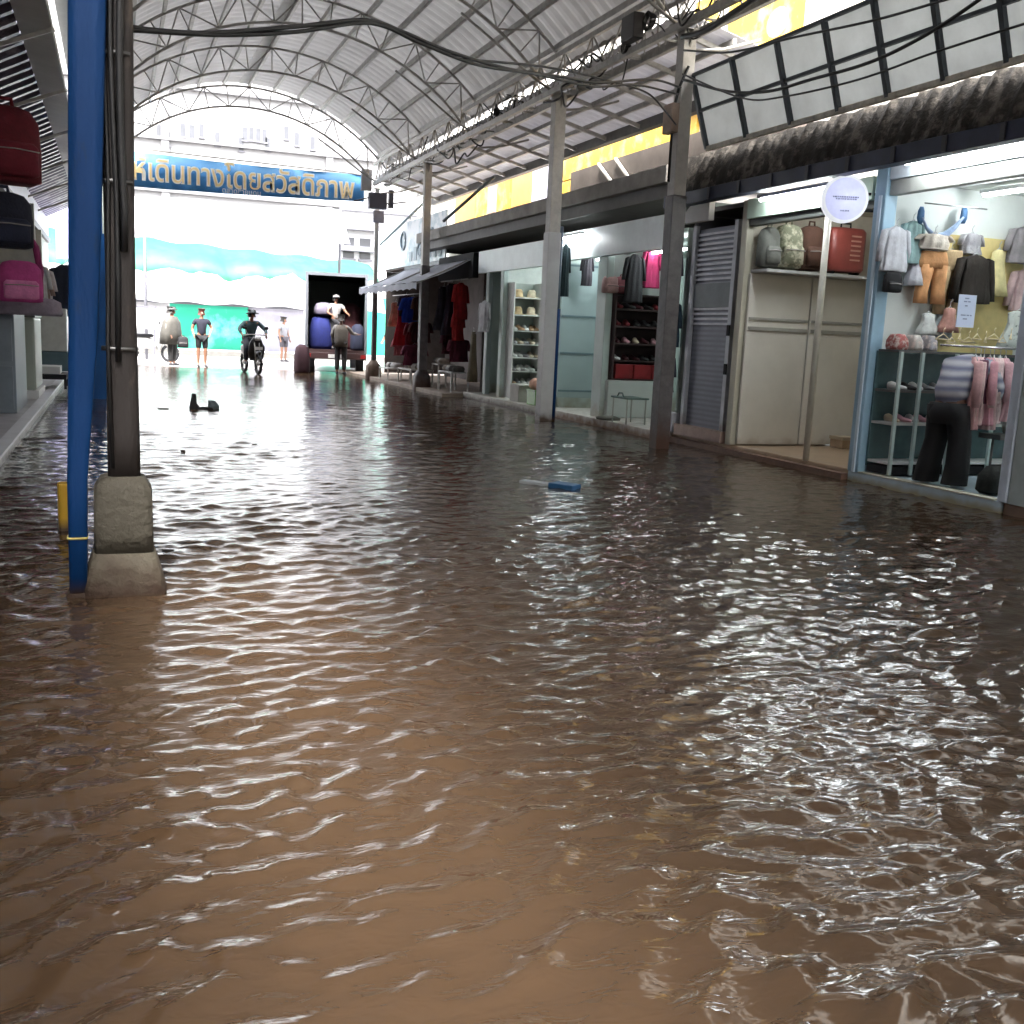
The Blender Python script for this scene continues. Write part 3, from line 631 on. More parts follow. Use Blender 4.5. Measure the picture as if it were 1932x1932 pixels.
def pack(name, label, loc, w, h, d, m, m2=None, rz=0, group=None, handle=True):
    t = thing(name, label, 'bag', loc, rz, group)
    MB().loft([(0,0,-h,w*.40,d*.40),(0,0,-h*.97,w*.49,d*.50),(0,0,-h*.6,w*.5,d*.52),(0,0,-h*.2,w*.47,d*.48),(0,0,-h*.05,w*.36,d*.36),(0,0,0,w*.2,d*.2)], 28, 3.2).build('body', m, t)
    MB().loft([(0,-d*.5,-h*.93,w*.32,d*.12),(0,-d*.53,-h*.9,w*.38,d*.2),(0,-d*.53,-h*.55,w*.38,d*.2),(0,-d*.5,-h*.48,w*.32,d*.1)], 22, 3.4).build('front_pocket', m2 or m, t)
    q = MB(); q.tube([(-w*.36,-d*.74,-h*.60),(0,-d*.755,-h*.585),(w*.36,-d*.74,-h*.60)], .006, 5); q.build('zip', mat('zip', (.25,.23,.22), .4), t)
    if handle: MB().tube([(-w*.12,0,-.01),(-w*.1,0,h*.10),(w*.1,0,h*.10),(w*.12,0,-.01)], w*.035, 6).build('handle', m2 or m, t)
    return t
def shoe_mb(s=1.):
    m = MB(); n = 9; rings = []
    for x, w, z in ((-.125,.022,.055),(-.12,.033,.085),(-.08,.038,.095),(-.04,.036,.085),(0,.040,.062),(.05,.046,.052),(.09,.044,.044),(.12,.030,.036),(.13,.012,.025)):
        rings.append((x*s, 0, z*s*.5, w*s, z*s*.5))
    m.loft(rings, 12, 2.4, axis='x'); return m

# shop A display fittings: everything faces the street end along the side wall
WY = 8.34
rk = thing('display_rack', 'glass backed display rack with dark shelves in the clothes shop', 'rack', (0,0,0))
xa, xb = XF+.06, 9.2
MB().box(xa, xb, 8.27, 8.29, .18, 1.32).build('back_panel', mat('teal_glass', (.085,.15,.16), .2, 0, .3, 2), rk)
MB().box(xa, xb, 7.98, 8.268, .125, .20).build('plinth', BLACK, rk)
for z, mm in ((1.325, mat('shelf_dark', (.10,.10,.10), .4)), (.94, MATS['shelf_dark']), (.62, mat('shelf_pale', (.50,.50,.48), .4)), (.235, WHITE)):
    MB().box(xa, xb, 7.98, 8.266, z-.012, z+.012).build('shelf', mm, rk)
for x in (xa+.02, 7.32, 7.75, 8.3, 8.8): MB().box(x-.016, x+.016, 7.95, 7.978, .12, 1.32).build('upright', mat('frosted', (.46,.56,.54), .3), rk)
SHOEM = {}
def shoe_mesh(key, col):
    me = shoe_mb().build('tmp', mat('shoe_'+key, col, .5, 0, .1, 9)); d = me.data; bpy.data.objects.remove(me); SHOEM[key] = d
for k_, c_ in dict(black=(.02,.02,.02), white=(.60,.60,.58), tan=(.35,.22,.12), pink=(.60,.32,.36), red=(.16,.015,.02), grey=(.22,.22,.22), maroon=(.07,.015,.02), beige=(.5,.42,.3)).items(): shoe_mesh(k_, c_)
def shoes(y, x0, x1, z, n, label, group, keys, sc=1., jig=.02):
    for i in range(n):
        o = bpy.data.objects.new('shoe', SHOEM[random.choice(keys)]); COL.objects.link(o)
        o.location = (x0+(x1-x0)*(i+.5)/n, y+random.uniform(-jig,jig), z); o.scale = (sc,)*3
        o.rotation_euler = (0,0,-pi/2+random.uniform(-.35,.35)); tag(o, label, 'shoe', group)
shoes(8.1, 7.1, 7.85, .955, 6, 'small shoe on the middle dark shelf in the clothes shop', 'shoes on the middle shelf of the clothes shop', ('black','white','grey'), .8)
shoes(8.1, 7.1, 7.85, .635, 6, 'small shoe on the pale lower shelf in the clothes shop', 'shoes on the pale shelf of the clothes shop', ('pink','white','pink','beige'), .8)
for i, (px, w_, c_, lab) in enumerate(((1692,.17,(.45,.13,.12),'folded pink red flowered cloth on the top shelf at left'),(1722,.13,(.60,.56,.52),'folded pale cloth beside flowered cloth on the top shelf'),(1750,.12,(.40,.38,.40),'folded grey cloth at the middle of the top shelf'))):
    p = at(px, 650, Y=8.1); t = MB().loft([(0,0,0,w_/2,.09),(0,0,.03,w_/2,.10),(0,0,.09,w_/2*.95,.095),(0,0,.15,w_/2*.6,.06)], 20, 3, 5, .09).build('folded_cloth', cloth_mat('fold%d' % i, c_, scale=22, col2=(.65,.55,.5), c2=.55)); t.location = (p.x, 8.1, 1.338); tag(t, lab, 'cloth')
def gA(kind, px0, px1, pt, pb, col, label, Y=WY-.07, sl=.5, name=None, **k):
    a = at(px0, pt, Y=Y); b = at(px1, pb, Y=Y); w_ = abs(a.x-b.x); h = abs(a.z-b.z)
    m_ = col if not isinstance(col, tuple) else cloth_mat('cloth_%d' % (zlib.crc32(label.encode()) % 99999), col)
    return garment(name or {'shirt':'hanging_shirt','pants':'hanging_trousers','dress':'hanging_dress'}[kind], kind, (a.x+b.x)/2, Y, a.z, w_*(.72 if kind == 'shirt' and sl else .88), h, m_, label, rz=k.pop('rz', 0), sl=sl, **k)
gA('pants', 1733, 1782, 472, 575, (.60,.30,.13), 'tan orange trousers hanging in the clothes shop', Y=WY-.12)
gA('pants', 1772, 1806, 470, 595, (.48,.35,.20), 'sand coloured trousers beside the tan orange trousers', Y=WY-.07)
gA('shirt', 1803, 1870, 478, 575, (.022,.016,.012), 'black jacket hanging over the white paper notice', Y=WY-.16, sl=.85)
gA('shirt', 1812, 1852, 438, 482, (.36,.35,.37), 'grey knitted top hanging above the black jacket', sl=.5)
gA('shirt', 1662, 1712, 425, 515, (.52,.53,.57), 'pale grey blouse hanging beside the blue post', sl=.7, Y=WY-.1)
gA('shirt', 1700, 1738, 415, 500, (.25,.38,.38), 'grey green blouse hanging left of the blue garments', sl=.6)
gA('shirt', 1730, 1795, 438, 474, (.62,.55,.48), 'small cream top hanging above the tan orange trousers', sl=.35, Y=WY-.15)
gA('shirt', 1902, 1960, 425, 500, (.24,.22,.23), 'charcoal short top at the right edge of the shop', sl=.6, Y=WY-.1)
gA('shirt', 1905, 1965, 505, 590, (.50,.36,.36), 'dusky top with black hem at the right edge of the shop', sl=.8)
gA('dress', 1893, 1945, 585, 662, mat('polka', (.62,.66,.62), .85, 0, .05, 22, col2=(.06,.09,.08), c2=.62), 'white dress with black dots at the right edge', Y=WY-.3)
gA('dress', 1762, 1790, 580, 640, (.36,.42,.44), 'grey green skirt hanging under the trousers')
gA('dress', 1735, 1765, 590, 632, (.60,.62,.60), 'white gathered skirt above the display rack', Y=WY-.1)
gA('dress', 1778, 1802, 580, 628, (.55,.30,.25), 'small pink flowered skirt left of the paper notice', Y=WY-.2)
gA('dress', 1716, 1738, 470, 540, (.60,.60,.66), 'pale lilac dress between the blouse and the trousers')
gA('dress', 1868, 1892, 470, 560, (.66,.58,.30), 'mustard yellow dress right of the black jacket')
for i, (x0, y0) in enumerate(((1738,402),(1819,402))):
    p = at(x0, y0, Y=WY-.1); o = MB().loft([(0,0,.06,.02,.012),(0,0,.02,.040,.022),(0,0,-.05,.045,.025),(0,0,-.10,.02,.02)], 14, 2.2, 4, .1).build('bow', cloth_mat('denim_blue', (.09,.20,.38))); o.location = p; tag(o, ('left','right')[i]+' of two blue bows at the top of the clothes shop', 'bow')
pts = [at(x, y, Y=WY-.12) for x, y in ((1740,410),(1748,430),(1762,446),(1780,446),(1800,430),(1818,410))]
tag(MB().tube(pts, .016, 8, taper=[.6,1,1.9,2.6,1.6,.7]).build('scarf', cloth_mat('scarf_blue', (.30,.40,.58))), 'twisted pale blue scarf strung between two blue bows', 'scarf')
p = at(1686, 512, Y=WY-.15); pack('handbag', 'square black bag hanging beside the blue post', p, .21, .20, .08, BLACK)
rl = thing('hanging_rail', 'horizontal clothes rail holding pink garments in the clothes shop', 'rail', (0,0,0))
ra = at(1775, 651, Y=7.35); rz_ = ra.z; MB().tube([(ra.x,7.35,rz_),(9.0,7.35,rz_)], .010, 8).build('rail', mat('chrome', (.5,.5,.5), .2, .9), rl)
MB().tube([(8.3,7.35,.12),(8.3,7.35,rz_)], .012, 8).build('upright', MATS['chrome'], rl)
a = at(1745, 383, Y=8.0); b = at(1862, 395, Y=8.0); MB().tube([a, b], .007, 6).build('upper_rail', MATS['chrome'], rl)
cols = ((.62,.36,.36),(.68,.48,.46),(.12,.03,.06),(.60,.30,.34),(.64,.44,.44),(.66,.50,.50),(.55,.33,.36))
labs = ('dusty pink shirt nearest the bent customer on the rail','light pink shirt on the rail, second from the customer','dark maroon top hanging between the pink shirts','rose pink shirt right of the maroon top on the rail','soft pink shirt fifth from the customer on the rail','palest pink shirt toward the right of the rail','mauve pink shirt at the right end of the rail')
for i, (px, c_) in enumerate(zip((1842,1850,1858,1868,1877,1887,1899), cols)):
    p = at(px, 660, Y=7.35); garment('hanging_shirt', 'shirt', p.x, 7.35-.01*(i%2), rz_-.09, .30, (.66,.62,.42,.62,.66,.60,.58)[i], cloth_mat('rail%d' % i, c_), labs[i], rz=1.05-.12*(i%3), sl=.6, group='shirts on the rail')
pn = at(1823, 587, Y=7.9)
nt_ = thing('paper_notice', 'white paper notice hung in front of the black jacket', 'notice', pn, 0)
MB().box(-.11,.11,-.003,.003,-.155,.155).build('sheet', mat('paper', (.62,.68,.85), .6, 0, .03, 3), nt_)
m = MB()
for r_, (z, ws) in enumerate(((.12,(.05,)),(.09,(.04,.03)),(.05,(.03,)),(-.04,(.06,.03,.02)),(-.075,(.05,)))):
    x = -sum(ws)/2-.01
    for w_ in ws: m.box(x, x+w_, -.0055, -.0035, z-.006, z+.006); x += w_+.012
m.build('lettering', mat('notice_ink', (.25,.28,.42), .6), nt_)
for i in range(9):
    p = at(1780+16*i, 630+6*(i%2), Y=7.55); m = MB().tube([(-.13,0,-.05),(0,0,.0),(.13,0,-.05),(-.13,0,-.05)], .006, 5); m.tube([(0,0,0),(0,0,.04),(.02,0,.055)], .004, 5)
    o = m.build('clothes_hanger', mat('hanger_yellow', (.78,.66,.42), .4)); o.location = p; o.rotation_euler = (0,0,.3+.2*(i%3)); tag(o, 'empty plastic hanger above the rail with pink shirts', 'hanger', 'empty hangers in the clothes shop')
o = MB().loft([(0,0,0,.11,.08),(0,0,.03,.15,.10),(0,0,.16,.13,.10),(0,0,.24,.07,.05)], 20, 2.6, 5, .10).build('bag', cloth_mat('black_bag', (.012,.014,.012))); o.location = (XF+.28, 6.87, .115); tag(o, 'crumpled black bag lying on the step by the customer', 'bag')
bb2 = thing('storage_basket', 'white plastic basket on a dark stand right of the customer', 'basket', (8.0, 7.35, .60))
MB().loft([(0,0,0,.13,.10),(0,0,.12,.15,.12)], 20, 4).build('body', WHITE, bb2); MB().loft([(0,0,.12,.16,.13),(0,0,.135,.16,.13)], 20, 4).build('rim', mat('rim_grey', (.2,.25,.3), .4), bb2)
MB().box(-.35,.25,-.13,.13,-.05,-.004).build('stand_board', MATS['shelf_dark'], bb2)
for sx in (-.3,.2): MB().tube([(sx,0,-.48),(sx,0,-.05)], .012, 6).build('leg', MATS['shelf_dark'], bb2)

# shop B bags on the top shelf
BYY = PY-.17
pack('luggage_bag', 'green camouflage bag on the top shelf of the bag shop', (at(1485,470,Y=BYY).x, BYY, 2.205+.52), .36, .50, .24, cloth_mat('camo', (.20,.21,.14), scale=14, col2=(.42,.40,.30), c2=.52))
pack('luggage_bag', 'grey black backpack left of the camouflage bag', (at(1460,470,Y=BYY).x-.08, BYY, 2.205+.47), .24, .45, .22, cloth_mat('greyblk', (.12,.125,.11)))
pack('luggage_bag', 'dark brown bag right of the camouflage bag', (at(1528,470,Y=BYY).x, BYY, 2.205+.53), .34, .51, .25, cloth_mat('dkbrown', (.07,.030,.018)))
sc = thing('suitcase', 'red brown suitcase with pale ribs under the round sign', 'suitcase', (at(1592,470,Y=BYY).x, BYY, 2.205), 0)
MB().loft([(0,0,.03,.22,.11),(0,0,.06,.25,.125),(0,0,.50,.25,.125),(0,0,.54,.22,.10)], 28, 5).build('body', mat('red_case', (.24,.05,.04), .4, 0, .15, 6), sc)
for k in range(6): MB().box(.0, .14, -.138, -.122, .16+.055*k, .178+.055*k).build('rib', mat('case_pink', (.45,.22,.17), .5), sc)
MB().tube([(-.07,0,.54),(-.07,0,.60),(.07,0,.60),(.07,0,.54)], .012, 6).build('handle', BLACK, sc)
for sx in (-1,1): MB().tube([(sx*.18,-.08,.022),(sx*.18,.08,.022)], .020, 10).build('wheel', BLACK, sc)
bk = at(1583, 818, X=XF+.3)
t = thing('wooden_crate', 'small tan crate on the bag shop floor by the blue post', 'crate', (8.45, PY-.2, .115))
MB().box(-.10,.10,-.12,.12,0,.10).build('body', mat('crate_tan', (.36,.26,.17), .6, 0, .15, 8), t, bevel=.006); MB().box(-.11,.11,-.13,.13,.10,.14).build('rim', mat('crate_rim', (.45,.38,.28), .6), t)

# shop D goods
rd = thing('goods_shelf', 'dark shelf unit packed with maroon goods in the goods shop', 'shelf', (0,0,0))
DX0, DX1 = XF+.14, 8.12
MB().box(DX0, DX1, 14.55, 14.58, .71, 2.0).build('back_board', mat('maroon_dark', (.035,.012,.014), .6), rd)
for z in (.72, 1.0, 1.26, 1.52, 1.78, 2.0): MB().box(DX0, DX1, 14.22, 14.548, z-.012, z+.008).build('board', mat('board_dark', (.07,.04,.04), .5), rd)
for x in (DX0-.012, DX1+.012): MB().box(x-.011, x+.011, 14.21, 14.58, .71, 2.01).build('side_board', MATS['board_dark'], rd)
for i in range(3):
    o = MB().box(DX0+.03+.32*i, DX0+.33+.32*i, 14.2, 14.45, .731, .95).build('carton', mat('carton_red', (.25,.012,.016), .5, 0, .25, 6), bevel=.008)
    tag(o, ('dark red box on the bottom shelf nearest the street', 'dark red box in the middle of the bottom shelf', 'dark red box on the bottom shelf deepest in the shop')[i], 'box')
shoes(14.36, DX0, DX1, 1.01, 6, 'shoe on the lower maroon shelf of the goods shop', 'shoes on the lower maroon shelf', ('black','white','pink','maroon','black'), 1.)
shoes(14.36, DX0, DX1, 1.27, 6, 'shoe on the second maroon shelf of the goods shop', 'shoes on the second maroon shelf', ('white','pink','maroon','black','beige'), 1.)
shoes(14.36, DX0, DX1, 1.53, 6, 'dark shoe on the third maroon shelf of the goods shop', 'shoes on the third maroon shelf', ('maroon','black','black','red'), 1.1)
shoes(14.36, DX0, DX1, 1.79, 6, 'red or dark shoe on the fourth maroon shelf', 'shoes on the fourth maroon shelf', ('maroon','black','red','red'), 1.1)
for i, (x0, x1, t0, t1, c_, lab) in enumerate(((1212,1246,468,545,(.28,.012,.07),'magenta top with pale trim hanging by the first column'),(1178,1214,478,572,(.012,.012,.014),'black bag like top hanging left of the magenta top'),(1097,1118,478,540,(.05,.045,.055),'short dark top hanging beside the teal door'),(1058,1073,460,560,(.012,.03,.035),'long black garment hanging just right of the second column'),(1176,1190,440,480,(.05,.07,.07),'small dark top hanging high before the goods shop'))):
    gA('shirt', x0, x1, t0, t1, c_, lab, Y=(14.1,14.0,15.9,15.2,13.9)[i], sl=.45)
for i, (x0, y0, c_, lab) in enumerate(((1150,560,(.55,.36,.34),'pale pink bag on top of the maroon shelf'),(1172,556,(.40,.14,.16),'rose bag beside pale pink bag on the maroon shelf'),(1195,560,(.05,.015,.02),'black bag at the column end on top of the maroon shelf'))):
    p = at(x0, y0, Y=14.36); pack('handbag', lab, (p.x, 14.36, 2.008+.26), .26, .26, .16, cloth_mat('hb%d' % i, c_))
st = thing('metal_stand', 'small metal folding stand on the step before the white counter', 'stand', (XF-.0, 13.35, .12), 0)
MB().box(-.18,.18,-.26,.26,.36,.385).build('top', mat('green_metal', (.10,.16,.14), .5), st, bevel=.006)
for sx in (-1,1):
    for sy in (-1,1): MB().tube([(sx*.15,sy*.22,0),(sx*.15,sy*.22,.36)], .012, 6).build('leg', mat('leg_pale', (.42,.42,.38), .4), st)
MB().tube([(-.15,-.1,.385),(-.15,-.05,.44),(-.15,.05,.44),(-.15,.1,.385)], .012, 6).build('handle', MATS['green_metal'], st)
tag(MB().loft([(XF-.03,13.95,.12,.16,.2),(XF-.03,13.95,.15,.17,.21),(XF-.03,13.95,.17,.12,.16)], 20, 2.5, 5, .05).build('doormat', mat('mat_grey', (.12,.12,.10), .9)), 'dark grey rag on the white step near the teal door', 'rag')
# dark wares between column one and shutter
for i, (y, z, h, c_, lab) in enumerate(((12.3,2.5,.55,(.05,.035,.06),'dark purple garment hanging between first column and shutter'),(12.25,1.85,.6,(.02,.045,.07),'dark teal garment hanging low between column and shutter'),(12.3,1.15,.5,(.025,.03,.05),'navy garment hanging lowest between column and shutter'))):
    garment('hanging_shirt', 'shirt', XF-.02, y, z, .32, h, cloth_mat('gap%d' % i, c_), lab, sl=.5)
o = MB().box(XF-.02,XF+.10,12.06,12.38,.13,.38).build('carton', mat('carton_white', (.55,.56,.60), .6, 0, .1, 6), bevel=.01); tag(o, 'white carton on the step between first column and shutter', 'box')

# shoe shop shelves
sh = thing('goods_shelf', 'tall white shelf unit full of hats and shoes in the shoe shop', 'shelf', (0,0,0))
zs = [.38,.64,.90,1.15,1.40,1.70,2.02]; FY = 18.75; FX0, FX1 = XF+.08, 8.15
for z in zs: MB().box(FX0, FX1, FY-.38, FY, z-.012, z+.008).build('board', mat('board_white', (.56,.57,.54), .5), sh)
for x in (FX0-.014, 7.6, FX1+.014): MB().box(x-.012, x+.012, FY-.39, FY, .13, 2.3).build('side_board', MATS['board_white'], sh)
MB().box(FX0, FX1, FY+.002, FY+.02, .13, 2.3).build('back_board', mat('greenish_board', (.30,.34,.31), .6), sh)
MB().box(XF+.06, 8.9, FY+.05, FY+.10, .13, 2.7).build('partition', MATS['mint_partition'], Fs)
for k, (z, keys, nm) in enumerate(((.39,('grey','white','tan'),'lowest'),(.65,('white','grey','black'),'second lowest'),(.91,('white','grey','black','beige'),'third'),(1.16,('white','grey','beige'),'fourth'),(1.41,('white','beige','tan'),'fifth'))):
    shoes(FY-.2, FX0, FX1, z, 9, 'shoe on the %s white shelf of the shoe shop' % nm, 'shoes on the %s shelf of the shoe shop' % nm, keys, 1.2)
for i in range(8):
    z = 1.71 if i < 4 else 2.03; x = FX0+.13+.27*(i%4); c_ = ((.48,.36,.20),(.58,.50,.36),(.62,.44,.18),(.30,.30,.20))[i%4]
    o = MB().loft([(0,0,0,.125,.16),(0,0,.012,.125,.16),(0,0,.02,.085,.09),(0,0,.11,.08,.085),(0,0,.15,.05,.06)], 22).build('straw_hat', mat('straw%d' % (i%4), c_, .8, 0, .2, 20)); o.location = (x, FY-.2, z)
    tag(o, '%s hat on the %s hat shelf of the shoe shop' % (('straw','cream','yellow','olive')[i%4], 'top' if i > 3 else 'lower'), 'hat')
# things on the step here
t = thing('plastic_crate', 'bright green plastic crate on the step beside the second column', 'crate', (XF-.02, 16.75, .12))
MB().box(-.15,.15,-.2,.2,0,.24).build('body', mat('crate_green', (.14,.35,.07), .4), t, bevel=.015); MB().box(-.16,.16,-.21,.21,.24,.27).build('rim', mat('crate_green2', (.10,.26,.05), .4), t)
o = MB().loft([(0,0,0,.12,.17),(0,0,.05,.16,.22),(0,0,.14,.15,.2),(0,0,.20,.08,.1)], 20, 2.6, 5, .06).build('soft_bag', cloth_mat('peach', (.62,.36,.26))); o.location = (XF-.02, 16.75, .39); tag(o, 'peach coloured bag on top of the green crate', 'bag')
t = thing('carton', 'open pale carton on the step left of the green crate', 'box', (XF+.0, 17.6, .12)); MB().box(-.16,.16,-.22,.22,0,.32).build('body', mat('carton_pale', (.48,.47,.43), .7), t, bevel=.008)
MB().box(-.17,.17,-.30,-.22,.30,.31).build('flap', MATS['carton_pale'], t)
# mannequin legs-like brown garment near x=900
garment('hanging_dress', 'dress', XF-.25, 19.75, 1.35, .28, 1.0, cloth_mat('brown_dress', (.10,.075,.045)), 'long brown dress hanging at the far post of the shoe shop')
garment('hanging_shirt', 'shirt', XF-.2, 19.3, 1.95, .45, .6, cloth_mat('pale_dress', (.50,.50,.52)), 'pale grey shirt hanging at the far end of the shoe shop')

# stall G : red, blue, dark garments
cl = [('shirt',20.9,2.35,.55,.75,(.36,.012,.016),'bright red shirt hanging highest at the near end of stall'),
      ('shirt',21.0,1.75,.5,.6,(.34,.016,.018),'red shirt hanging below the highest red shirt'),
      ('dress',21.5,2.35,.5,1.1,(.035,.035,.055),'dark slate dress hanging beside the red shirts'),
      ('shirt',21.2,1.2,.6,.5,(.12,.02,.04),'maroon top hanging low at the near end of stall'),
      ('shirt',21.9,1.35,.6,.5,(.10,.03,.05),'plum top hanging low beside the third column'),
      ('dress',22.1,2.3,.5,.95,(.05,.045,.06),'grey dress hanging behind the third column'),
      ('shirt',23.3,2.1,.6,.55,(.07,.02,.02),'dark brown red shirt hanging under awning past the third column'),
      ('shirt',23.9,2.1,.7,.6,(.012,.05,.38),'royal blue shirt hanging under the white awning'),
      ('shirt',24.5,2.15,.6,.5,(.05,.02,.03),'dark plum shirt hanging behind the blue shirt'),
      ('dress',24.8,1.9,.5,.95,(.42,.012,.02),'scarlet dress hanging at the far end of the awning'),
      ('shirt',23.5,1.55,.7,.5,(.09,.012,.018),'dark maroon shirt hanging in the lower row'),
      ('shirt',24.2,1.5,.7,.55,(.24,.02,.03),'wine red shirt hanging in the lower row'),
      ('dress',25.5,2.0,.45,.6,(.60,.30,.20),'peach dress hanging at the far corner of awning'),
      ('shirt',25.1,1.15,.6,.45,(.50,.16,.18),'pink red shirt hanging low near the far post'),
      ('shirt',24.0,1.0,.8,.5,(.18,.03,.06),'crimson cloth hanging lowest under the awning')]
for k_, y, z, w_, h, c_, lab in cl:
    garment('hanging_dress' if k_ == 'dress' else 'hanging_shirt', k_, 6.35 + (.25 if y > 23 else .45) + .1*(z < 1.6), y, z, w_, h, cloth_mat('c%d' % (abs(zlib.crc32(lab.encode())) % 9999), c_, noise=.35), lab, rz=.5+.4*random.random(), seed=int(y*10), sl=.45)
tag(MB().tube([(6.62,23.0,2.17),(6.62,25.9,2.17)], .015, 6).build('hanging_rail', STEEL), 'rail under the white awning holding red and blue clothes', 'rail')
tag(MB().tube([(6.82,20.5,2.42),(6.82,22.4,2.42)], .015, 6).build('hanging_rail', STEEL), 'rail before the dark stall holding the near red clothes', 'rail')
# low goods tables of the stall
for i, (y0, y1, x0, x1, h, c_, lab) in enumerate(((20.6,21.5,6.55,6.95,.42,(.50,.49,.47),'low white goods table near the shoe shop'),(21.7,22.2,6.6,6.95,.55,(.35,.33,.30),'grey goods table behind the third column'),(23.2,24.4,6.4,6.95,.35,(.58,.55,.50),'low cream table under the red clothes'),(25.0,25.9,6.3,6.9,.30,(.62,.60,.55),'white low table at the far end of stall'))):
    t = thing('goods_table', lab, 'table', ((x0+x1)/2, (y0+y1)/2, .08)); w2, l2 = (x1-x0)/2, (y1-y0)/2
    MB().box(-w2,w2,-l2,l2,h-.03,h).build('top', mat('tbl%d' % i, c_, .6, 0, .15, 6), t)
    for sx in (-1,1):
        for sy in (-1,1): MB().box(sx*w2-.03*sx, sx*w2-.002*sx, sy*l2-.03*sy, sy*l2-.002*sy, 0, h-.031).build('leg', MATS['tbl%d' % i], t)
    for q in range(4):
        c2_ = random.choice(((.55,.54,.52),(.35,.30,.25),(.12,.11,.10),(.60,.58,.55))); yy = y0 + (y1-y0)*(q+.5)/4
        o = MB().loft([(0,0,0,.12,.09),(0,0,.06,.14,.10),(0,0,.12,.10,.07)], 14, 2.4, 4, .1, q).build('goods_bundle', cloth_mat('bun%d' % (int(c2_[0]*100)), c2_)); o.location = ((x0+x1)/2, yy, .08+h+.002); tag(o, 'wrapped bundle lying on the ' + lab, 'bundle', 'bundles on the ' + lab)

# ------------------------------------------------------------------ people
SKIN = mat('skin', (.20,.10,.062), .5, 0, .06, 10)
def skel(name, joints, edges, m, parent, sub=1, root=0):
    names = list(joints); idx = {k: i for i, k in enumerate(names)}
    me = bpy.data.meshes.new(name); me.from_pydata([joints[k][:3] for k in names], [(idx[a], idx[b]) for a, b in edges], [])
    o = bpy.data.objects.new(name, me); COL.objects.link(o)
    md = o.modifiers.new('skin', 'SKIN'); md.use_smooth_shade = True; md.branch_smoothing = .6
    if not me.skin_vertices:
        bm = bmesh.new(); bm.from_mesh(me); bm.verts.layers.skin.verify(); bm.to_mesh(me); bm.free()
    sv = me.skin_vertices[0].data
    for i, k in enumerate(names):
        r = joints[k][3]; sv[i].radius = (r, joints[k][4] if len(joints[k]) > 4 else r); sv[i].use_root = (i == root)
    if sub: s_ = o.modifiers.new('sub', 'SUBSURF'); s_.levels = sub; s_.render_levels = sub
    me.materials.append(m); o.parent = parent
    dg = bpy.context.evaluated_depsgraph_get(); ev = bpy.data.meshes.new_from_object(o.evaluated_get(dg)); ev.materials.clear(); ev.materials.append(m)
    for p in ev.polygons: p.use_smooth = True
    o.modifiers.clear(); o.data = ev; ev.name = name
    return o
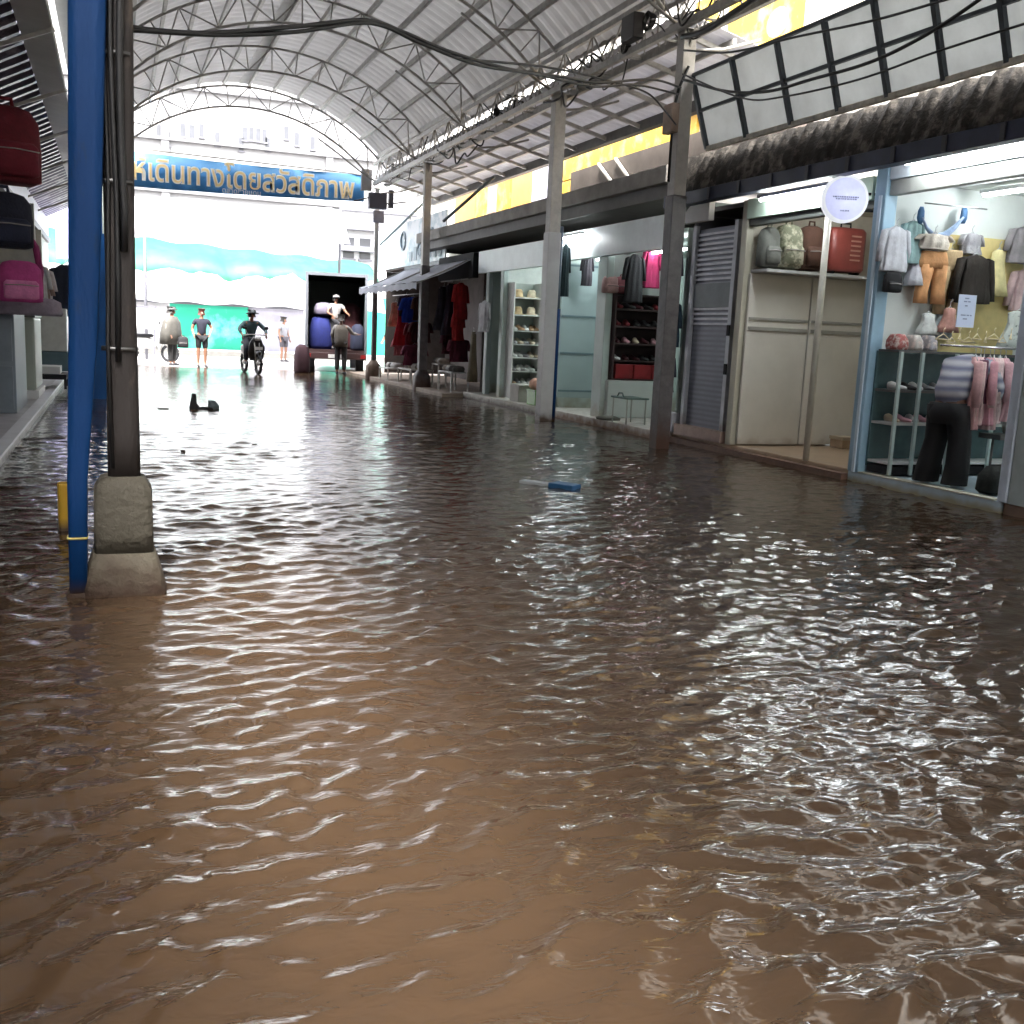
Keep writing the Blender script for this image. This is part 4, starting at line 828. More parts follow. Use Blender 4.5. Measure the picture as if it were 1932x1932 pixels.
def person(label, loc, rz, pose=None, shirt=(.2,.2,.2), pants=(.05,.05,.06), hair=(.015,.012,.01), bare_legs=False, long_sleeve=False, cap=None, h=1.65, sm=None, wide=1.0, longhair=False, group=None, pm=None):
    J = dict(pelvis=(0,0,.93,.125), spine=(0,0,1.08,.115), chest=(0,0,1.27,.14), neckb=(0,0,1.41,.07), neck=(0,-.005,1.47,.052), head=(0,-.015,1.56,.088), crown=(0,-.005,1.635,.06),
        nose=(0,-.125,1.545,.016))
    for s_, n_ in ((-1,'l'),(1,'r')):
        J['sh'+n_] = (s_*.175,0,1.37,.055); J['el'+n_] = (s_*.225,.03,1.11,.042); J['wr'+n_] = (s_*.235,-.06,.88,.028)
        J['hip'+n_] = (s_*.09,0,.86,.088); J['kn'+n_] = (s_*.10,-.015,.48,.058); J['an'+n_] = (s_*.10,.02,.09,.040); J['to'+n_] = (s_*.115,-.13,.035,.034)
    if pose:
        for k, v in pose.items(): J[k] = tuple(v) + J[k][len(v):] if len(v) < 4 else tuple(v)
    E_ = [('pelvis','spine'),('spine','chest'),('chest','neckb'),('neckb','neck'),('neck','head'),('head','crown'),('head','nose')]
    for n_ in 'lr':
        E_ += [('chest','sh'+n_),('sh'+n_,'el'+n_),('el'+n_,'wr'+n_),('pelvis','hip'+n_),('hip'+n_,'kn'+n_),('kn'+n_,'an'+n_),('an'+n_,'to'+n_)]
        w_ = Vector(J['wr'+n_][:3]); d = (w_-Vector(J['el'+n_][:3])).normalized(); sd = d.cross(Vector((0,1,0.2))); sd = sd.normalized() if sd.length > .1 else Vector((1,0,0)); fw = sd.cross(d).normalized()
        J['pa'+n_] = (*(w_+d*.06), .026); E_.append(('wr'+n_,'pa'+n_))
        for f in range(4):
            b_ = w_+d*.09+fw*(.027-.018*f)
            for q, (dl, rr) in enumerate(((0,.010),(.035,.009),(.065-.008*abs(f-1.3),.008))): J['f%s%d%d' % (n_,f,q)] = (*(b_+d*dl - sd*.012*q*(1 if n_ == 'l' else -1)*.6), rr)
            E_ += [('pa'+n_,'f%s%d0' % (n_,f)),('f%s%d0' % (n_,f),'f%s%d1' % (n_,f)),('f%s%d1' % (n_,f),'f%s%d2' % (n_,f))]
        J['t'+n_+'0'] = (*(w_+d*.05+fw*.038), .011); J['t'+n_+'1'] = (*(w_+d*.085+fw*.052), .009); E_ += [('pa'+n_,'t'+n_+'0'),('t'+n_+'0','t'+n_+'1')]
    t = thing('person', label, 'person', loc, rz, group); k = h/1.68; t.scale = (k*wide, k*wide if wide < 1 else k, k)
    skel('body', J, E_, SKIN, t)
    sm_ = sm or cloth_mat('shirt_%d' % (abs(zlib.crc32(label.encode())) % 99999), shirt); pm_ = pm or cloth_mat('pants_%d' % (abs(zlib.crc32(label.encode())) % 99999), pants)
    def ex(ks, add): return {q: (*J[q][:3], J[q][3]+add) for q in ks}
    def lerp(a, b, f, r): A, B = Vector(J[a][:3]), Vector(J[b][:3]); return (*(A.lerp(B, f)), r)
    sj = ex(('pelvis','spine','chest','neckb'), .026); q_ = J['pelvis']; sj['pelvis'] = (q_[0], q_[1], q_[2]-.07, .155); se = [('pelvis','spine'),('spine','chest'),('chest','neckb')]
    for n_ in 'lr':
        sj['sh'+n_] = (*J['sh'+n_][:3], .072); se.append(('chest','sh'+n_))
        if long_sleeve:
            sj['el'+n_] = (*J['el'+n_][:3], .056); sj['wr'+n_] = lerp('el'+n_,'wr'+n_,.92,.042); se += [('sh'+n_,'el'+n_),('el'+n_,'wr'+n_)]
        else: sj['el'+n_] = lerp('sh'+n_,'el'+n_,.62,.064); se.append(('sh'+n_,'el'+n_))
    skel('shirt', sj, se, sm_, t)
    pj_ = {'pelvis': (*J['pelvis'][:3], .138)}; pe = []
    for n_ in 'lr':
        pj_['hip'+n_] = (*J['hip'+n_][:3], .106); pj_['kn'+n_] = lerp('hip'+n_,'kn'+n_,.9 if bare_legs else 1, .082); pe += [('pelvis','hip'+n_),('hip'+n_,'kn'+n_)]
        if not bare_legs: pj_['an'+n_] = lerp('kn'+n_,'an'+n_,.93,.068); pe.append(('kn'+n_,'an'+n_))
    skel('trousers' if not bare_legs else 'shorts', pj_, pe, pm_, t)
    H = Vector(J['head'][:3]); C2 = Vector(J['crown'][:3]); up = (C2-H).normalized(); nn = Vector(J['nose'][:3])-H; nn = (nn - up*nn.dot(up)).normalized()
    hj = {'a': (*(H+up*.045-nn*.012), .098), 'b': (*(C2-nn*.02+up*.008), .072), 'c': (*(H-nn*.045-up*.02), .075)}; he = [('a','b'),('a','c')]
    if longhair: hj['d'] = (*(H-nn*.075-up*.16), .06); hj['e'] = (*(H-nn*.08-up*.28), .035); he += [('c','d'),('d','e')]
    # hair shell starts behind the brow
    hj['a'] = (*(H+up*.05-nn*.028), .092)
    skel('hair', hj, he, mat('hair_%d' % int(hair[0]*1000), hair, .7), t)
    # eyes, brows, mouth, ears: small raised pieces joined as one face mesh each
    sdv = up.cross(nn).normalized(); m = MB()
    for s_ in (-1, 1):
        c_ = H + nn*.084 + sdv*s_*.032 + up*.006; m.tube([c_-sdv*.012, c_+sdv*.012], .006, 6)
    m.build('eyes', BLACK, t); c_ = H + nn*.088 - up*.045; MB().tube([c_-sdv*.020, c_, c_+sdv*.020], .006, 6).build('mouth', mat('lips', (.30,.09,.08), .5), t)
    if cap:
        q = MB(); R_ = Matrix((sdv, -nn, up)).transposed()
        n = 20; rings = ((-.0,.112,.118),(.035,.110,.115),(.075,.085,.09),(.10,.04,.042))
        tmp = MB().loft([(0,0,z,a,b) for z, a, b in rings], n); B0 = H+up*.035
        q.add([tuple(B0 + R_ @ Vector(v)) for v in tmp.v], tmp.f, True)
        br = MB().loft([(0,-.06,-.005,.09 if cap[1] == 'cap' else .17,.13 if cap[1] == 'cap' else .17),(0,-.06 if cap[1] == 'cap' else 0,.006,.09 if cap[1] == 'cap' else .165,.13 if cap[1] == 'cap' else .165)], 20)
        q.add([tuple(B0 + R_ @ Vector(v)) for v in br.v], br.f, True); q.build('cap', mat('cap_%d' % int(cap[0][0]*100), cap[0], .6), t)
    for n_ in 'lr':
        a, b = Vector(J['an'+n_][:3]), Vector(J['to'+n_][:3]); q = MB(); q.tube([a+Vector((0,.03,-.045)), a.lerp(b,.4)+Vector((0,0,-.01)), b+(b-a)*.12], .045, 10, taper=[.8,1,.7]); q.build('shoe', mat('shoes_dark', (.03,.03,.035), .5) if not longhair else WHITE, t)
    return t

# bent customer at the clothes shop: faces into the shop (+X side, slightly away)
cust = dict(pelvis=(0,.03,.86,.135), spine=(0,-.06,1.02,.13), chest=(0,-.19,1.17,.145), neckb=(0,-.31,1.20,.07), neck=(0,-.38,1.17,.052), head=(0,-.46,1.11,.088), crown=(0,-.53,1.13,.06), nose=(0,-.51,1.01,.016),
    shl=(-.175,-.25,1.19,.055), shr=(.175,-.25,1.19,.055), ell=(-.27,-.30,.95,.042), elr=(.26,-.34,.96,.042), wrl=(-.20,-.46,.82,.028), wrr=(.16,-.52,.90,.028),
    hipl=(-.09,.03,.80,.09), hipr=(.09,.03,.80,.09), knl=(-.12,-.05,.44,.058), knr=(.12,-.02,.44,.058), anl=(-.15,.04,.09,.04), anr=(.15,.06,.09,.04), tol=(-.17,-.11,.035,.034), tor=(.17,-.09,.035,.034))
stripe = mat('striped_knit', (.52,.52,.56), .85, 0, .08, 8, .15, wave=('Z', 3.2, (.17,.18,.27), 1.0))
cu = person('customer in striped pale top and wide black trousers bending into the clothes shop', (XF+.20, 7.40, .105), rad(105), cust, sm=stripe, pants=(.006,.006,.008), longhair=True, long_sleeve=True, h=1.62)
for ch in list(cu.children):
    if ch.name.startswith('trousers'):
        bpy.data.objects.remove(ch)
        q = MB(); q.loft([(0,.02,.60,.16,.12),(0,.03,.70,.185,.14),(0,.03,.80,.17,.13)], 24, 2.3)
        for s_ in (-1, 1): q.loft([(s_*.155,.03,.03,.115,.125),(s_*.15,.0,.22,.105,.115),(s_*.125,-.03,.45,.10,.11),(s_*.10,.0,.66,.105,.125),(s_*.09,.03,.78,.10,.13)], 18, 2.2, 5, .05, s_)
        q.build('trousers', mat('wide_black', (.007,.007,.009), .8), cu)
    elif ch.name.startswith('shirt'):
        bpy.data.objects.remove(ch)
        skel('shirt', dict(p=(0,.06,.74,.195), q=(0,-.02,.97,.205), r=(0,-.17,1.17,.185), s=(0,-.30,1.20,.09), a=(-.19,-.24,1.18,.095), b=(-.28,-.30,.95,.085), c=(-.21,-.44,.84,.055), d=(.19,-.24,1.18,.095), e=(.27,-.34,.96,.085), f=(.18,-.49,.90,.055)),
             [('p','q'),('q','r'),('r','s'),('r','a'),('a','b'),('b','c'),('r','d'),('d','e'),('e','f')], stripe, cu)

# ------------------------------------------------------------------ left side of the street
tag(MB().box(-6, -.93, 3.0, 31, -.15, .10).build('walkway', mat('white_platform', (.46,.45,.47), .4, 0, .2, 3, .05, stain=.06)), kind='structure')
tag(MB().box(-1.02, -.90, 3.0, 24.0, .102, .13).build('platform_edging', mat('platform_edge', (.66,.66,.70), .4, 0, .1, 3)), 'white tiled edging of the raised platform along the left side', 'edging')
LS = thing('left_shops', 'white fronted shop row along the left side behind the posts', 'building', (0,0,0))
MB().box(-2.9, -2.7, -26.0, 31.0, .10, 6.6).build('wall', mat('left_wall', (.42,.42,.45), .7, 0, .15, 1.5), LS)
MB().box(-1.75, -1.60, 14.0, 31.0, 3.35, 4.25).build('fascia', mat('left_fascia', (.55,.56,.66), .5, 0, .06, 2), LS)
MB().box(-1.78, -1.56, 14.0, 31.0, 3.20, 3.33).build('header', mat('left_header', (.10,.10,.12), .5), LS)
MB().box(-1.80, -1.62, 23.2, 31.0, .101, 3.19).build('front_panel', mat('left_panel', (.34,.35,.31), .5, 0, .2, 1.5), LS)
MB().box(-2.69, -1.2, 19.2, 19.3, .101, 3.1).build('partition', mat('left_part', (.46,.45,.40), .6), LS)
for y in (13.2, 26.2): MB().box(-1.62, -1.50, y, y+.14, .101, 3.19).build('post', mat('left_post', (.44,.42,.38), .5), LS)
la = thing('lean_to_awning', 'dark purplish corrugated awning with white gutter above the left bags', 'awning', (0,0,0))
vs = []; n = 540
for j in range(n+1):
    y = -25.0+55*j/n; r = .028*(1 if (j//2)%2 else -1); vs += [(-.86, y, 4.22+r), (-1.5, y, 3.88+r), (-2.7, y, 3.30+r)]
MB().add(vs, [(3*j+k, 3*j+k+1, 3*j+k+4, 3*j+k+3) for j in range(n) for k in range(2)]).build('sheet', mat('purple_sheet', (.13,.12,.19), .3, .2, .3, 1.5, col2=(.42,.42,.50), c2=.62), la, solid=.005)  # pale second tone puts the sky's sheen into the sheet colour
MB().prism([(-.86,4.20),(-.53,4.16),(-.53,4.26),(-.86,4.30)], 'y', 3.0, 30.0).build('gutter', mat('pale_gutter', (.50,.50,.47), .5, 0, .1, 3), la)
MB().box(-.52, -.22, 3.0, 30.0, 4.55, 4.62).build('valley_plate', mat('valley_dark', (.05,.055,.06), .6, 0, .3, 3), la)
for y in (6.0, 9.0, 12.0, 15.0, 18.0, 21.0, 24.0, 27.0): MB().bar((-.5,y,4.15),(-2.68,y,3.22), .04).build('rafter', ROOFSTEEL, la)
def L(x, y, X=-.95): return at(x, y, X=X)
p = L(8, 200); pack('backpack', 'large maroon backpack hanging at the top of the left edge', p, .62, .72, .4, cloth_mat('maroon_pack', (.115,.006,.014), noise=.25), cloth_mat('maroon_pack2', (.14,.008,.02)), rz=.35)
p = L(2, 362); pack('backpack', 'navy black backpack hanging under the maroon backpack', p, .52, .50, .34, cloth_mat('navy_pack', (.006,.008,.022)), cloth_mat('navy_pack2', (.012,.016,.04)), rz=.3)
p = L(36, 492); t = pack('shoulder_bag', 'magenta pink shoulder bag with long strap below the navy backpack', p, .46, .44, .22, cloth_mat('pink_bag', (.45,.06,.24)), cloth_mat('pink_bag2', (.60,.20,.40)), rz=.2, handle=False)
MB().tube([(.20,0,-.38),(.21,0,-.1),(.17,0,.16),(.10,0,.27),(0,0,.30)], .035, 8).build('strap', cloth_mat('pink_strap', (.22,.02,.10)), t)
p = L(50, 575); o = MB().loft([(0,0,0,.36,.2),(0,0,.03,.38,.22),(0,0,.16,.36,.2),(0,0,.2,.28,.14)], 20, 3, 6, .05).build('folded_goods', cloth_mat('goods_grey', (.22,.19,.24))); o.location = p+Vector((0,0,-.12)); tag(o, 'grey purple folded goods under the pink bag', 'goods')
# cabinets
def cab(name, label, px0, px1, pt, pb, X, m, depth=.5, drawers=3, frame=None):
    a = at(px1, pb, X=X); y1 = a.y; y0 = at(px0, pb, X=X).y; zt = at((px0+px1)/2, pt, X=X).z
    t = thing(name, label, 'cabinet', (X, (y0+y1)/2, .101)); hy = abs(y1-y0)/2
    MB().box(-depth, 0, -hy, hy, 0, zt-.1).build('body', m, t, bevel=.01)
    for k in range(drawers):
        z0 = .06+(zt-.2)*k/drawers; z1 = .03+(zt-.2)*(k+1)/drawers
        f = MB().box(.002, .02, -hy+.04, hy-.04, z0, z1).build('drawer', frame or m, t); MB().box(.021,.035,-.10,.10,z1-.07,z1-.045).build('handle', BLACK, f)
        f2 = MB().box(-depth+.04, -.04, -hy-.018, -hy-.002, z0, z1).build('side_panel', frame or m, t)
    return t
t = thing('display_cabinet', 'tall pale blue display cabinet at the far left edge', 'cabinet', (-1.28, 10.8, .101))
MB().box(-.45,.12,-.6,.6,0,1.32).build('body', mat('pale_cab', (.40,.47,.54), .35, 0, .06, 2), t, bevel=.01); MB().box(-.47,.14,-.62,.62,1.322,1.36).build('top', mat('cab_top', (.09,.11,.13), .4), t)
t = thing('drawer_unit', 'slate blue drawer unit between pale cabinet and mint cabinet', 'cabinet', (-1.42, 14.6, .101))
MB().box(-.4,.30,-.8,.8,0,1.22).build('body', mat('slate_cab', (.19,.235,.28), .4, 0, .06, 2), t, bevel=.01)
for k in range(2): f = MB().box(-.35,.27,-.83,-.802,.06+.57*k,.57+.57*k).build('drawer', mat('slate_drw', (.17,.21,.255), .35), t); MB().box(-.15,.05,-.845,-.832,.50+.57*k,.53+.57*k).build('handle', BLACK, f)
t = thing('washing_cabinet', 'mint grey appliance cabinet on white base beside the drawer unit', 'cabinet', (-1.34, 17.0, .101))
MB().box(-.35,.28,-.7,.7,.12,1.15).build('body', mat('mint_cab', (.33,.38,.33), .4, 0, .08, 2), t, bevel=.03); MB().box(-.38,.31,-.73,.73,0,.118).build('base', WHITE, t); MB().box(-.36,.29,-.71,.71,1.153,1.2).build('top', mat('cab_top2', (.08,.08,.075), .4), t)
MB().box(-.02,.10,-.715,-.702,.35,.85).build('door_panel', mat('mint_cab2', (.26,.30,.27), .4), t)
for i, (y, z, c_, w_, lab) in enumerate(((13.9,1.33,(.55,.56,.58),.2,'white packet on the drawer unit nearest the street'),(14.5,1.33,(.35,.36,.38),.22,'grey packet in the middle of the drawer unit top'),(15.1,1.33,(.50,.46,.48),.2,'pinkish packet at the back of the drawer unit top'),(16.8,1.31,(.52,.50,.50),.25,'pale bundle on top of the mint cabinet'))):
    o = MB().loft([(0,0,0,w_*.8,w_),(0,0,.1,w_*.85,w_*.95),(0,0,.2,w_*.5,w_*.5)], 16, 3, 5, .08, i).build('packet', cloth_mat('pk%d' % i, c_)); o.location = (-1.25, y, z-.005); tag(o, lab, 'packet')
t = thing('low_stand', 'low black stand with white boxes at the platform edge on the left', 'stand', (-1.0, 19.0, .101))
MB().box(-.3,.25,-.5,.5,.16,.24).build('top', BLACK, t)
for sx in (-.26,.21):
    for sy in (-.45,.42): MB().box(sx,sx+.04,sy,sy+.04,0,.159).build('leg', BLACK, t)
MB().box(-.2,.15,-.35,.35,.242,.36).build('white_box', WHITE, t)
p = at(121, 378, X=-1.45); t = thing('hanging_sign', 'lavender vertical sign hanging left of the blue post', 'sign', (-1.28, p.y*.87, 0))
p = at(121, 430, X=-1.28); t.location = (-1.28, p.y, p.z)
MB().box(-.22,.22,-.03,.03,-.86,.84).build('board', mat('lavender', (.42,.42,.72), .4, 0, .05, 2), t)
p = at(128, 500, X=-.95); garment('hanging_shirt', 'shirt', -1.02, p.y, p.z, .55, 1.15, cloth_mat('navy_left', (.012,.016,.035)), 'long navy garment hanging just left of the blue post', rz=.1, sl=.6)
t = thing('storage_box', 'white storage box on a teal crate left of the blue post', 'box', (-1.25, 25.0, .101))
MB().box(-.3,.3,-.3,.3,.0,.42).build('teal_crate', mat('teal_crate', (.07,.13,.15), .5), t, bevel=.02); MB().box(-.28,.28,-.28,.28,.422,1.35).build('white_box', mat('box_wh', (.5,.52,.50), .5), t, bevel=.02)
for i, (y, z, c_) in enumerate(((20.6,2.2,(.45,.46,.48)),(21.4,2.1,(.30,.22,.20)),(22.3,2.2,(.55,.52,.55)))):
    garment('hanging_shirt', 'shirt', -1.35, y, z, .5, .75, cloth_mat('lg%d' % i, c_), ('light grey','brown','off-white')[i]+' shirt hanging at the left shops beyond the cabinets', rz=.5)

# ------------------------------------------------------------------ far end: banner
bn = thing('street_banner', 'blue banner with gold Thai lettering hung across the end of the arcade', 'banner', (0,0,0))
BY = 27.0; bl, br_ = -.35, 6.08
vs = []; n = 40
for i in range(n+1):
    t = i/n; x = bl+(br_-bl)*t; sag = -.06*sin(pi*t); vs += [(x, BY+.03*sin(i*.8), 4.40+.14*t+sag*.5), (x, BY+.02*sin(i*.8+1), 5.25-.05*t+sag)]
MB().add(vs, [(2*i,2*i+2,2*i+3,2*i+1) for i in range(n)], True).build('cloth', mat('banner_blue', (.10,.34,.62), .5, 0, .12, 1.2, col2=(.17,.45,.72), c2=.55, trans=.3), bn, solid=.01)
vs = []
for i in range(n+1):
    t = i/n; x = bl+(br_-bl)*t; vs += [(x, BY-.025, 5.16-.05*t-.06*sin(pi*t)), (x, BY-.025, 5.235-.05*t-.06*sin(pi*t))]
GOLD = mat('gold_letters', (.95,.72,.36), .45, 0, .12, 3); GEDGE = mat('letter_edge', (.85,.86,.82), .5)
for nm, m_, d, off in (('letter_outline', GEDGE, .06, .016), ('lettering', GOLD, .085, -.012)):
    o = text('ขอให้เดินทางโดยสวัสดิภาพ', .70, m_, bn, (2.72, BY-d, 4.79), (pi/2,0,0), nm, .004, 'CENTER', 6.15, .006 + off)
o = text('ตลาดชายแดน', .17, mat('white_ink', (.7,.74,.8), .5), bn, (3.0, BY-.07, 4.50), (pi/2,0,0), 'small_lettering', .003)
MB().bar((bl-.1,BY,5.30),(br_+.3,BY,5.20), .03).build('top_rope', STEEL, bn)
# electric gear on the far right column
eg = thing('meter_box', 'dark electric meter cluster with lamp on the farthest right column', 'electric box', (6.35, 26.7, 0))
MB().box(-.22,.24,-.1,.1,4.35,4.75).build('box', mat('meter_dark', (.03,.035,.06), .5), eg, bevel=.02); MB().box(-.12,.16,-.14,-.102,4.0,4.3).build('meter', mat('meter_grey', (.22,.23,.30), .4), eg, bevel=.01)
MB().tube([(-.6,0,4.5),(-.2,0,4.62),(.3,0,4.5),(.8,0,4.6)], .02, 6).build('cable', CABLE, eg); MB().box(.3,.42,-.06,.06,4.4,4.85).build('side_box', MATS['meter_dark'], eg)
MB().box(-.42,-.16,-.06,.06,4.78,5.3).build('riser', mat('riser_grey', (.16,.16,.17), .5), eg)

# ------------------------------------------------------------------ far end: buildings, tarps
FW = mat('far_white', (.42,.42,.44), .6, 0, .06, .6); FG = mat('far_grey', (.085,.085,.10), .6); FWIN = mat('far_window', (.045,.047,.055), .3, 0, .2, 2)
ap = thing('apartment_block', 'tall hazy white apartment block rising behind the banner', 'building', (0,72,0))
MB().box(-22, 30, 0, 10, 0, 26).build('wall', mat('apartment_wall', (.21,.21,.215), .6, 0, .12, .5), ap)
def win(par, x, z, w, h, y=-.03, sub=True, m=FWIN):
    f = MB().box(x, x+w, y, y+.028, z, z+h).build('window', m, par)
    if sub: MB().box(x-.06, x+w+.06, y-.12, y, z-.12, z-.02).build('sill', FG, f)
for (px, py_) in ((462,252),(474,252),(487,254),(499,256),(345,245),(362,248),(380,246),(300,248),(316,262),(560,262),(590,270),(620,285),(410,262),(540,250),(455,272),(505,272)):
    q = at(px, py_, Y=72); win(ap, q.x-.15, q.z-.4, .30, .8)
for z in (9.4, 12.6, 15.8): MB().box(-22, 30, -.35, -.04, z, z+.18).build('floor_band', mat('band_white', (.09,.09,.095), .6), ap)
for x in (3.0, 13.5, 19.5): MB().box(x, x+.5, -.30, -.02, 0, 24).build('pilaster', mat('pil', (.09,.09,.095), .6), ap)
sb = thing('street_building', 'low white building with grey canopies closing the end of the street', 'building', (0,47,0))
MB().box(-14, 24, 0, 8, 0, 6.3).build('wall', FW, sb)
q0, q1 = at(640, 385, Y=47), at(705, 505, Y=47)
for pz in (395, 430, 470): z = at(670, pz, Y=47).z; MB().box(q0.x, q1.x+2.5, -.5, -.02, z-.12, z+.10).build('canopy', FG, sb)
for i in range(5): win(sb, q0.x+.2+.75*i, q1.z+.35, .5, .9)
MB().box(at(262,470,Y=47).x, at(292,470,Y=47).x, -.4, -.02, 4.4, 4.75).build('canopy', FG, sb)
# white tarpaulin
tp_ = thing('tarpaulin', 'large white tarpaulin stretched below the blue banner', 'tarpaulin', (0,0,0))
vs = []; nx_, nz_ = 30, 10
a, b, c_, d_ = at(272,372,Y=36), at(642,396,Y=36), at(642,468,Y=36), at(285,452,Y=36)
for i in range(nx_+1):
    for j in range(nz_+1):
        u, v = i/nx_, j/nz_; top = a.lerp(b, u); bot = d_.lerp(c_, u); P_ = top.lerp(bot, v)
        vs.append((P_.x, 36 - 1.6*v + .10*sin(u*14+v*3) + .06*sin(v*7-u*5), P_.z + .05*sin(u*9)))
MB().add(vs, [(i*(nz_+1)+j, i*(nz_+1)+j+1, (i+1)*(nz_+1)+j+1, (i+1)*(nz_+1)+j) for i in range(nx_) for j in range(nz_)], True).build('sheet', mat('tarp_white', (.24,.245,.275), .5, 0, .05, 1, trans=.2), tp_, solid=.01)
for q in (a, b): MB().tube([(q.x, 36, .0), (q.x, 36, q.z)], .05, 8).build('pole', FG, tp_)
# turquoise awning
TQ = mat('turquoise', (.010,.125,.068), .6, 0, .12, .8, col2=(.02,.15,.095), c2=.55, trans=.2); TQW = mat('turq_wall', (.02,.46,.30), .5, 0, .2, .5, col2=(.20,.62,.52), c2=.6)
ta = thing('turquoise_awning', 'wide turquoise awning with white valance over the far market front', 'awning', (0,0,0))
vs = []
for i in range(61):
    x = -3+13*i/60
    zt = 4.55 - .03*i*.3 + .05*sin(i*.7); zb = 3.05 + .10*sin(i*.33) + .09*sin(i*.9) + .12*random.random()
    vs += [(x, 43.2, zt), (x, 42.0, (zt+zb)/2), (x, 41.3, zb)]
MB().add(vs, [(3*i+k, 3*i+k+1, 3*i+k+4, 3*i+k+3) for i in range(60) for k in range(2)], True).build('cloth', TQ, ta, solid=.01)
vs = []
for i in range(61):
    x = -3+13*i/60; vs += [(x, 41.27, 2.92+.16*sin(i*.33)), (x, 40.2, 1.98+.04*sin(i*.8))]
MB().add(vs, [(2*i, 2*i+1, 2*i+3, 2*i+2) for i in range(60)], True).build('white_flap', FW, ta, solid=.01)
for x in (-2.8, 1.1, 8.6): MB().tube([(x,41.2,0),(x,41.2,3.0)], .05, 8).build('pole', FG, ta)
fs_ = thing('far_stall', 'turquoise and pale panelled stall front behind the standing people', 'stall', (0,42.5,0))
MB().box(-2.6, 2.0, 0, .2, .2, 2.0).build('pale_panel', mat('panel_pale', (.38,.38,.40), .5, 0, .1, 1), fs_)
MB().box(2.02, 5.0, 0, .2, .25, 2.0).build('turquoise_panel', TQW, fs_)
MB().box(5.02, 7.2, 0, .2, .25, 2.0).build('pink_panel', mat('panel_lav', (.36,.35,.42), .5, 0, .12, 1.5), fs_)
MB().box(7.9, 11.0, 0, .2, .25, 2.6).build('turquoise_panel', TQW, fs_); MB().box(9.3,9.6,-.05,-.01,.6,2.4).build('orange_strip', mat('far_orange', (.35,.14,.06), .6), fs_)
MB().box(-2.6, 11.0, -.6, -.02, .0, .2).build('base', mat('base_pale', (.26,.25,.23), .6), fs_)
MB().box(-2.6, 7.2, -.12, -.01, 1.95, 2.08).build('rail', FG, fs_)

# ------------------------------------------------------------------ truck
tk = thing('delivery_truck', 'box truck with open dark rear stopped at the end of the street', 'truck', (5.93, 29.6, 0), rad(-10))
w_ = .86; BODY = mat('truck_mint', (.12,.17,.16), .4, 0, .1, 2); m = MB()
m.box(-w_,-w_+.05,0,4.2,.62,2.82); m.box(w_-.05,w_,0,4.2,.62,2.82); m.box(-w_+.051,w_-.051,4.12,4.2,.62,2.77); m.box(-w_+.051,w_-.051,0,4.2,2.771,2.82)
m.build('cargo_box', mat('truck_box', (.05,.08,.075), .5, 0, .2, 2), tk)
MB().box(-w_+.051, w_-.051, .0, 4.11, .60, .68).build('bed', mat('truck_bed', (.05,.025,.025), .6), tk)
m = MB(); m.box(-w_-.02,-w_+.06,-.05,-.002,.6,2.84); m.box(w_-.06,w_+.02,-.05,-.002,.6,2.84); m.box(-w_+.062,w_-.062,-.05,-.002,2.75,2.84); m.build('door_frame', mat('truck_frame', (.12,.13,.15), .4), tk)
MB().box(-w_, w_, -.12, -.052, .42, .60).build('bumper', mat('bumper', (.06,.03,.03), .5), tk, bevel=.01)
MB().box(-w_+.1, w_-.1, 4.25, 5.6, .4, 2.0).build('cab', BODY, tk, bevel=.1)
for x in (-w_+.05, w_-.27):
    for y in (.7, 4.9):
        wh = MB().loft([(x,y,.30,.34,.34),(x+.22,y,.30,.34,.34)], 20, axis='x')
        wh = MB(); n = 20; vs = [(x+dx, y+.33*cos(2*pi*k/n), .28+.33*sin(2*pi*k/n)) for dx in (0,.22) for k in range(n)]
        wh.add(vs, [tuple(range(n)), tuple(range(2*n-1,n-1,-1))]+[(k,k+n,(k+1)%n+n,(k+1)%n) for k in range(n)]); wh.build('wheel', BLACK, tk)
for x in (-w_+.02, w_-.16): MB().box(x, x+.14, -.14, -.121, .46, .56).build('tail_light', mat('tail_red', (.35,.02,.02), .3), tk)
MB().box(-.22,.22,-.135,-.121,.45,.56).build('number_plate', mat('plate_white', (.7,.7,.68), .4), tk)
for i, (x, y, z, a_, b_, h, c_, lab) in enumerate(((-.42,.5,.69,.34,.35,.95,(.003,.009,.10),'big royal blue sack standing in the open truck'),(-.95,-.35,.0,.22,.25,.80,(.025,.005,.010),'tall maroon sack standing in water left of the truck'),(.62,.35,.69,.2,.25,.75,(.01,.014,.035),'navy sack inside the truck at its right wall'),(.45,1.2,.69,.35,.3,1.35,(.08,.02,.025),'dark red bundle piled deep in the truck'),(-.35,.45,1.66,.28,.25,.35,(.13,.115,.16),'lilac bundle resting on the blue sack'))):
    o = MB().loft([(0,0,0,a_*.9,b_*.9),(0,0,h*.1,a_,b_),(0,0,h*.6,a_*.97,b_*.95),(0,0,h*.9,a_*.75,b_*.7),(0,0,h,a_*.3,b_*.3)], 22, 2.6, 6, .05, i).build('sack', cloth_mat('sack%d' % i, c_)); o.location = (5.93+x*cos(rad(10))+y*sin(rad(10)), 29.6+y*cos(rad(10))-x*sin(rad(10)), z); tag(o, lab, 'sack')

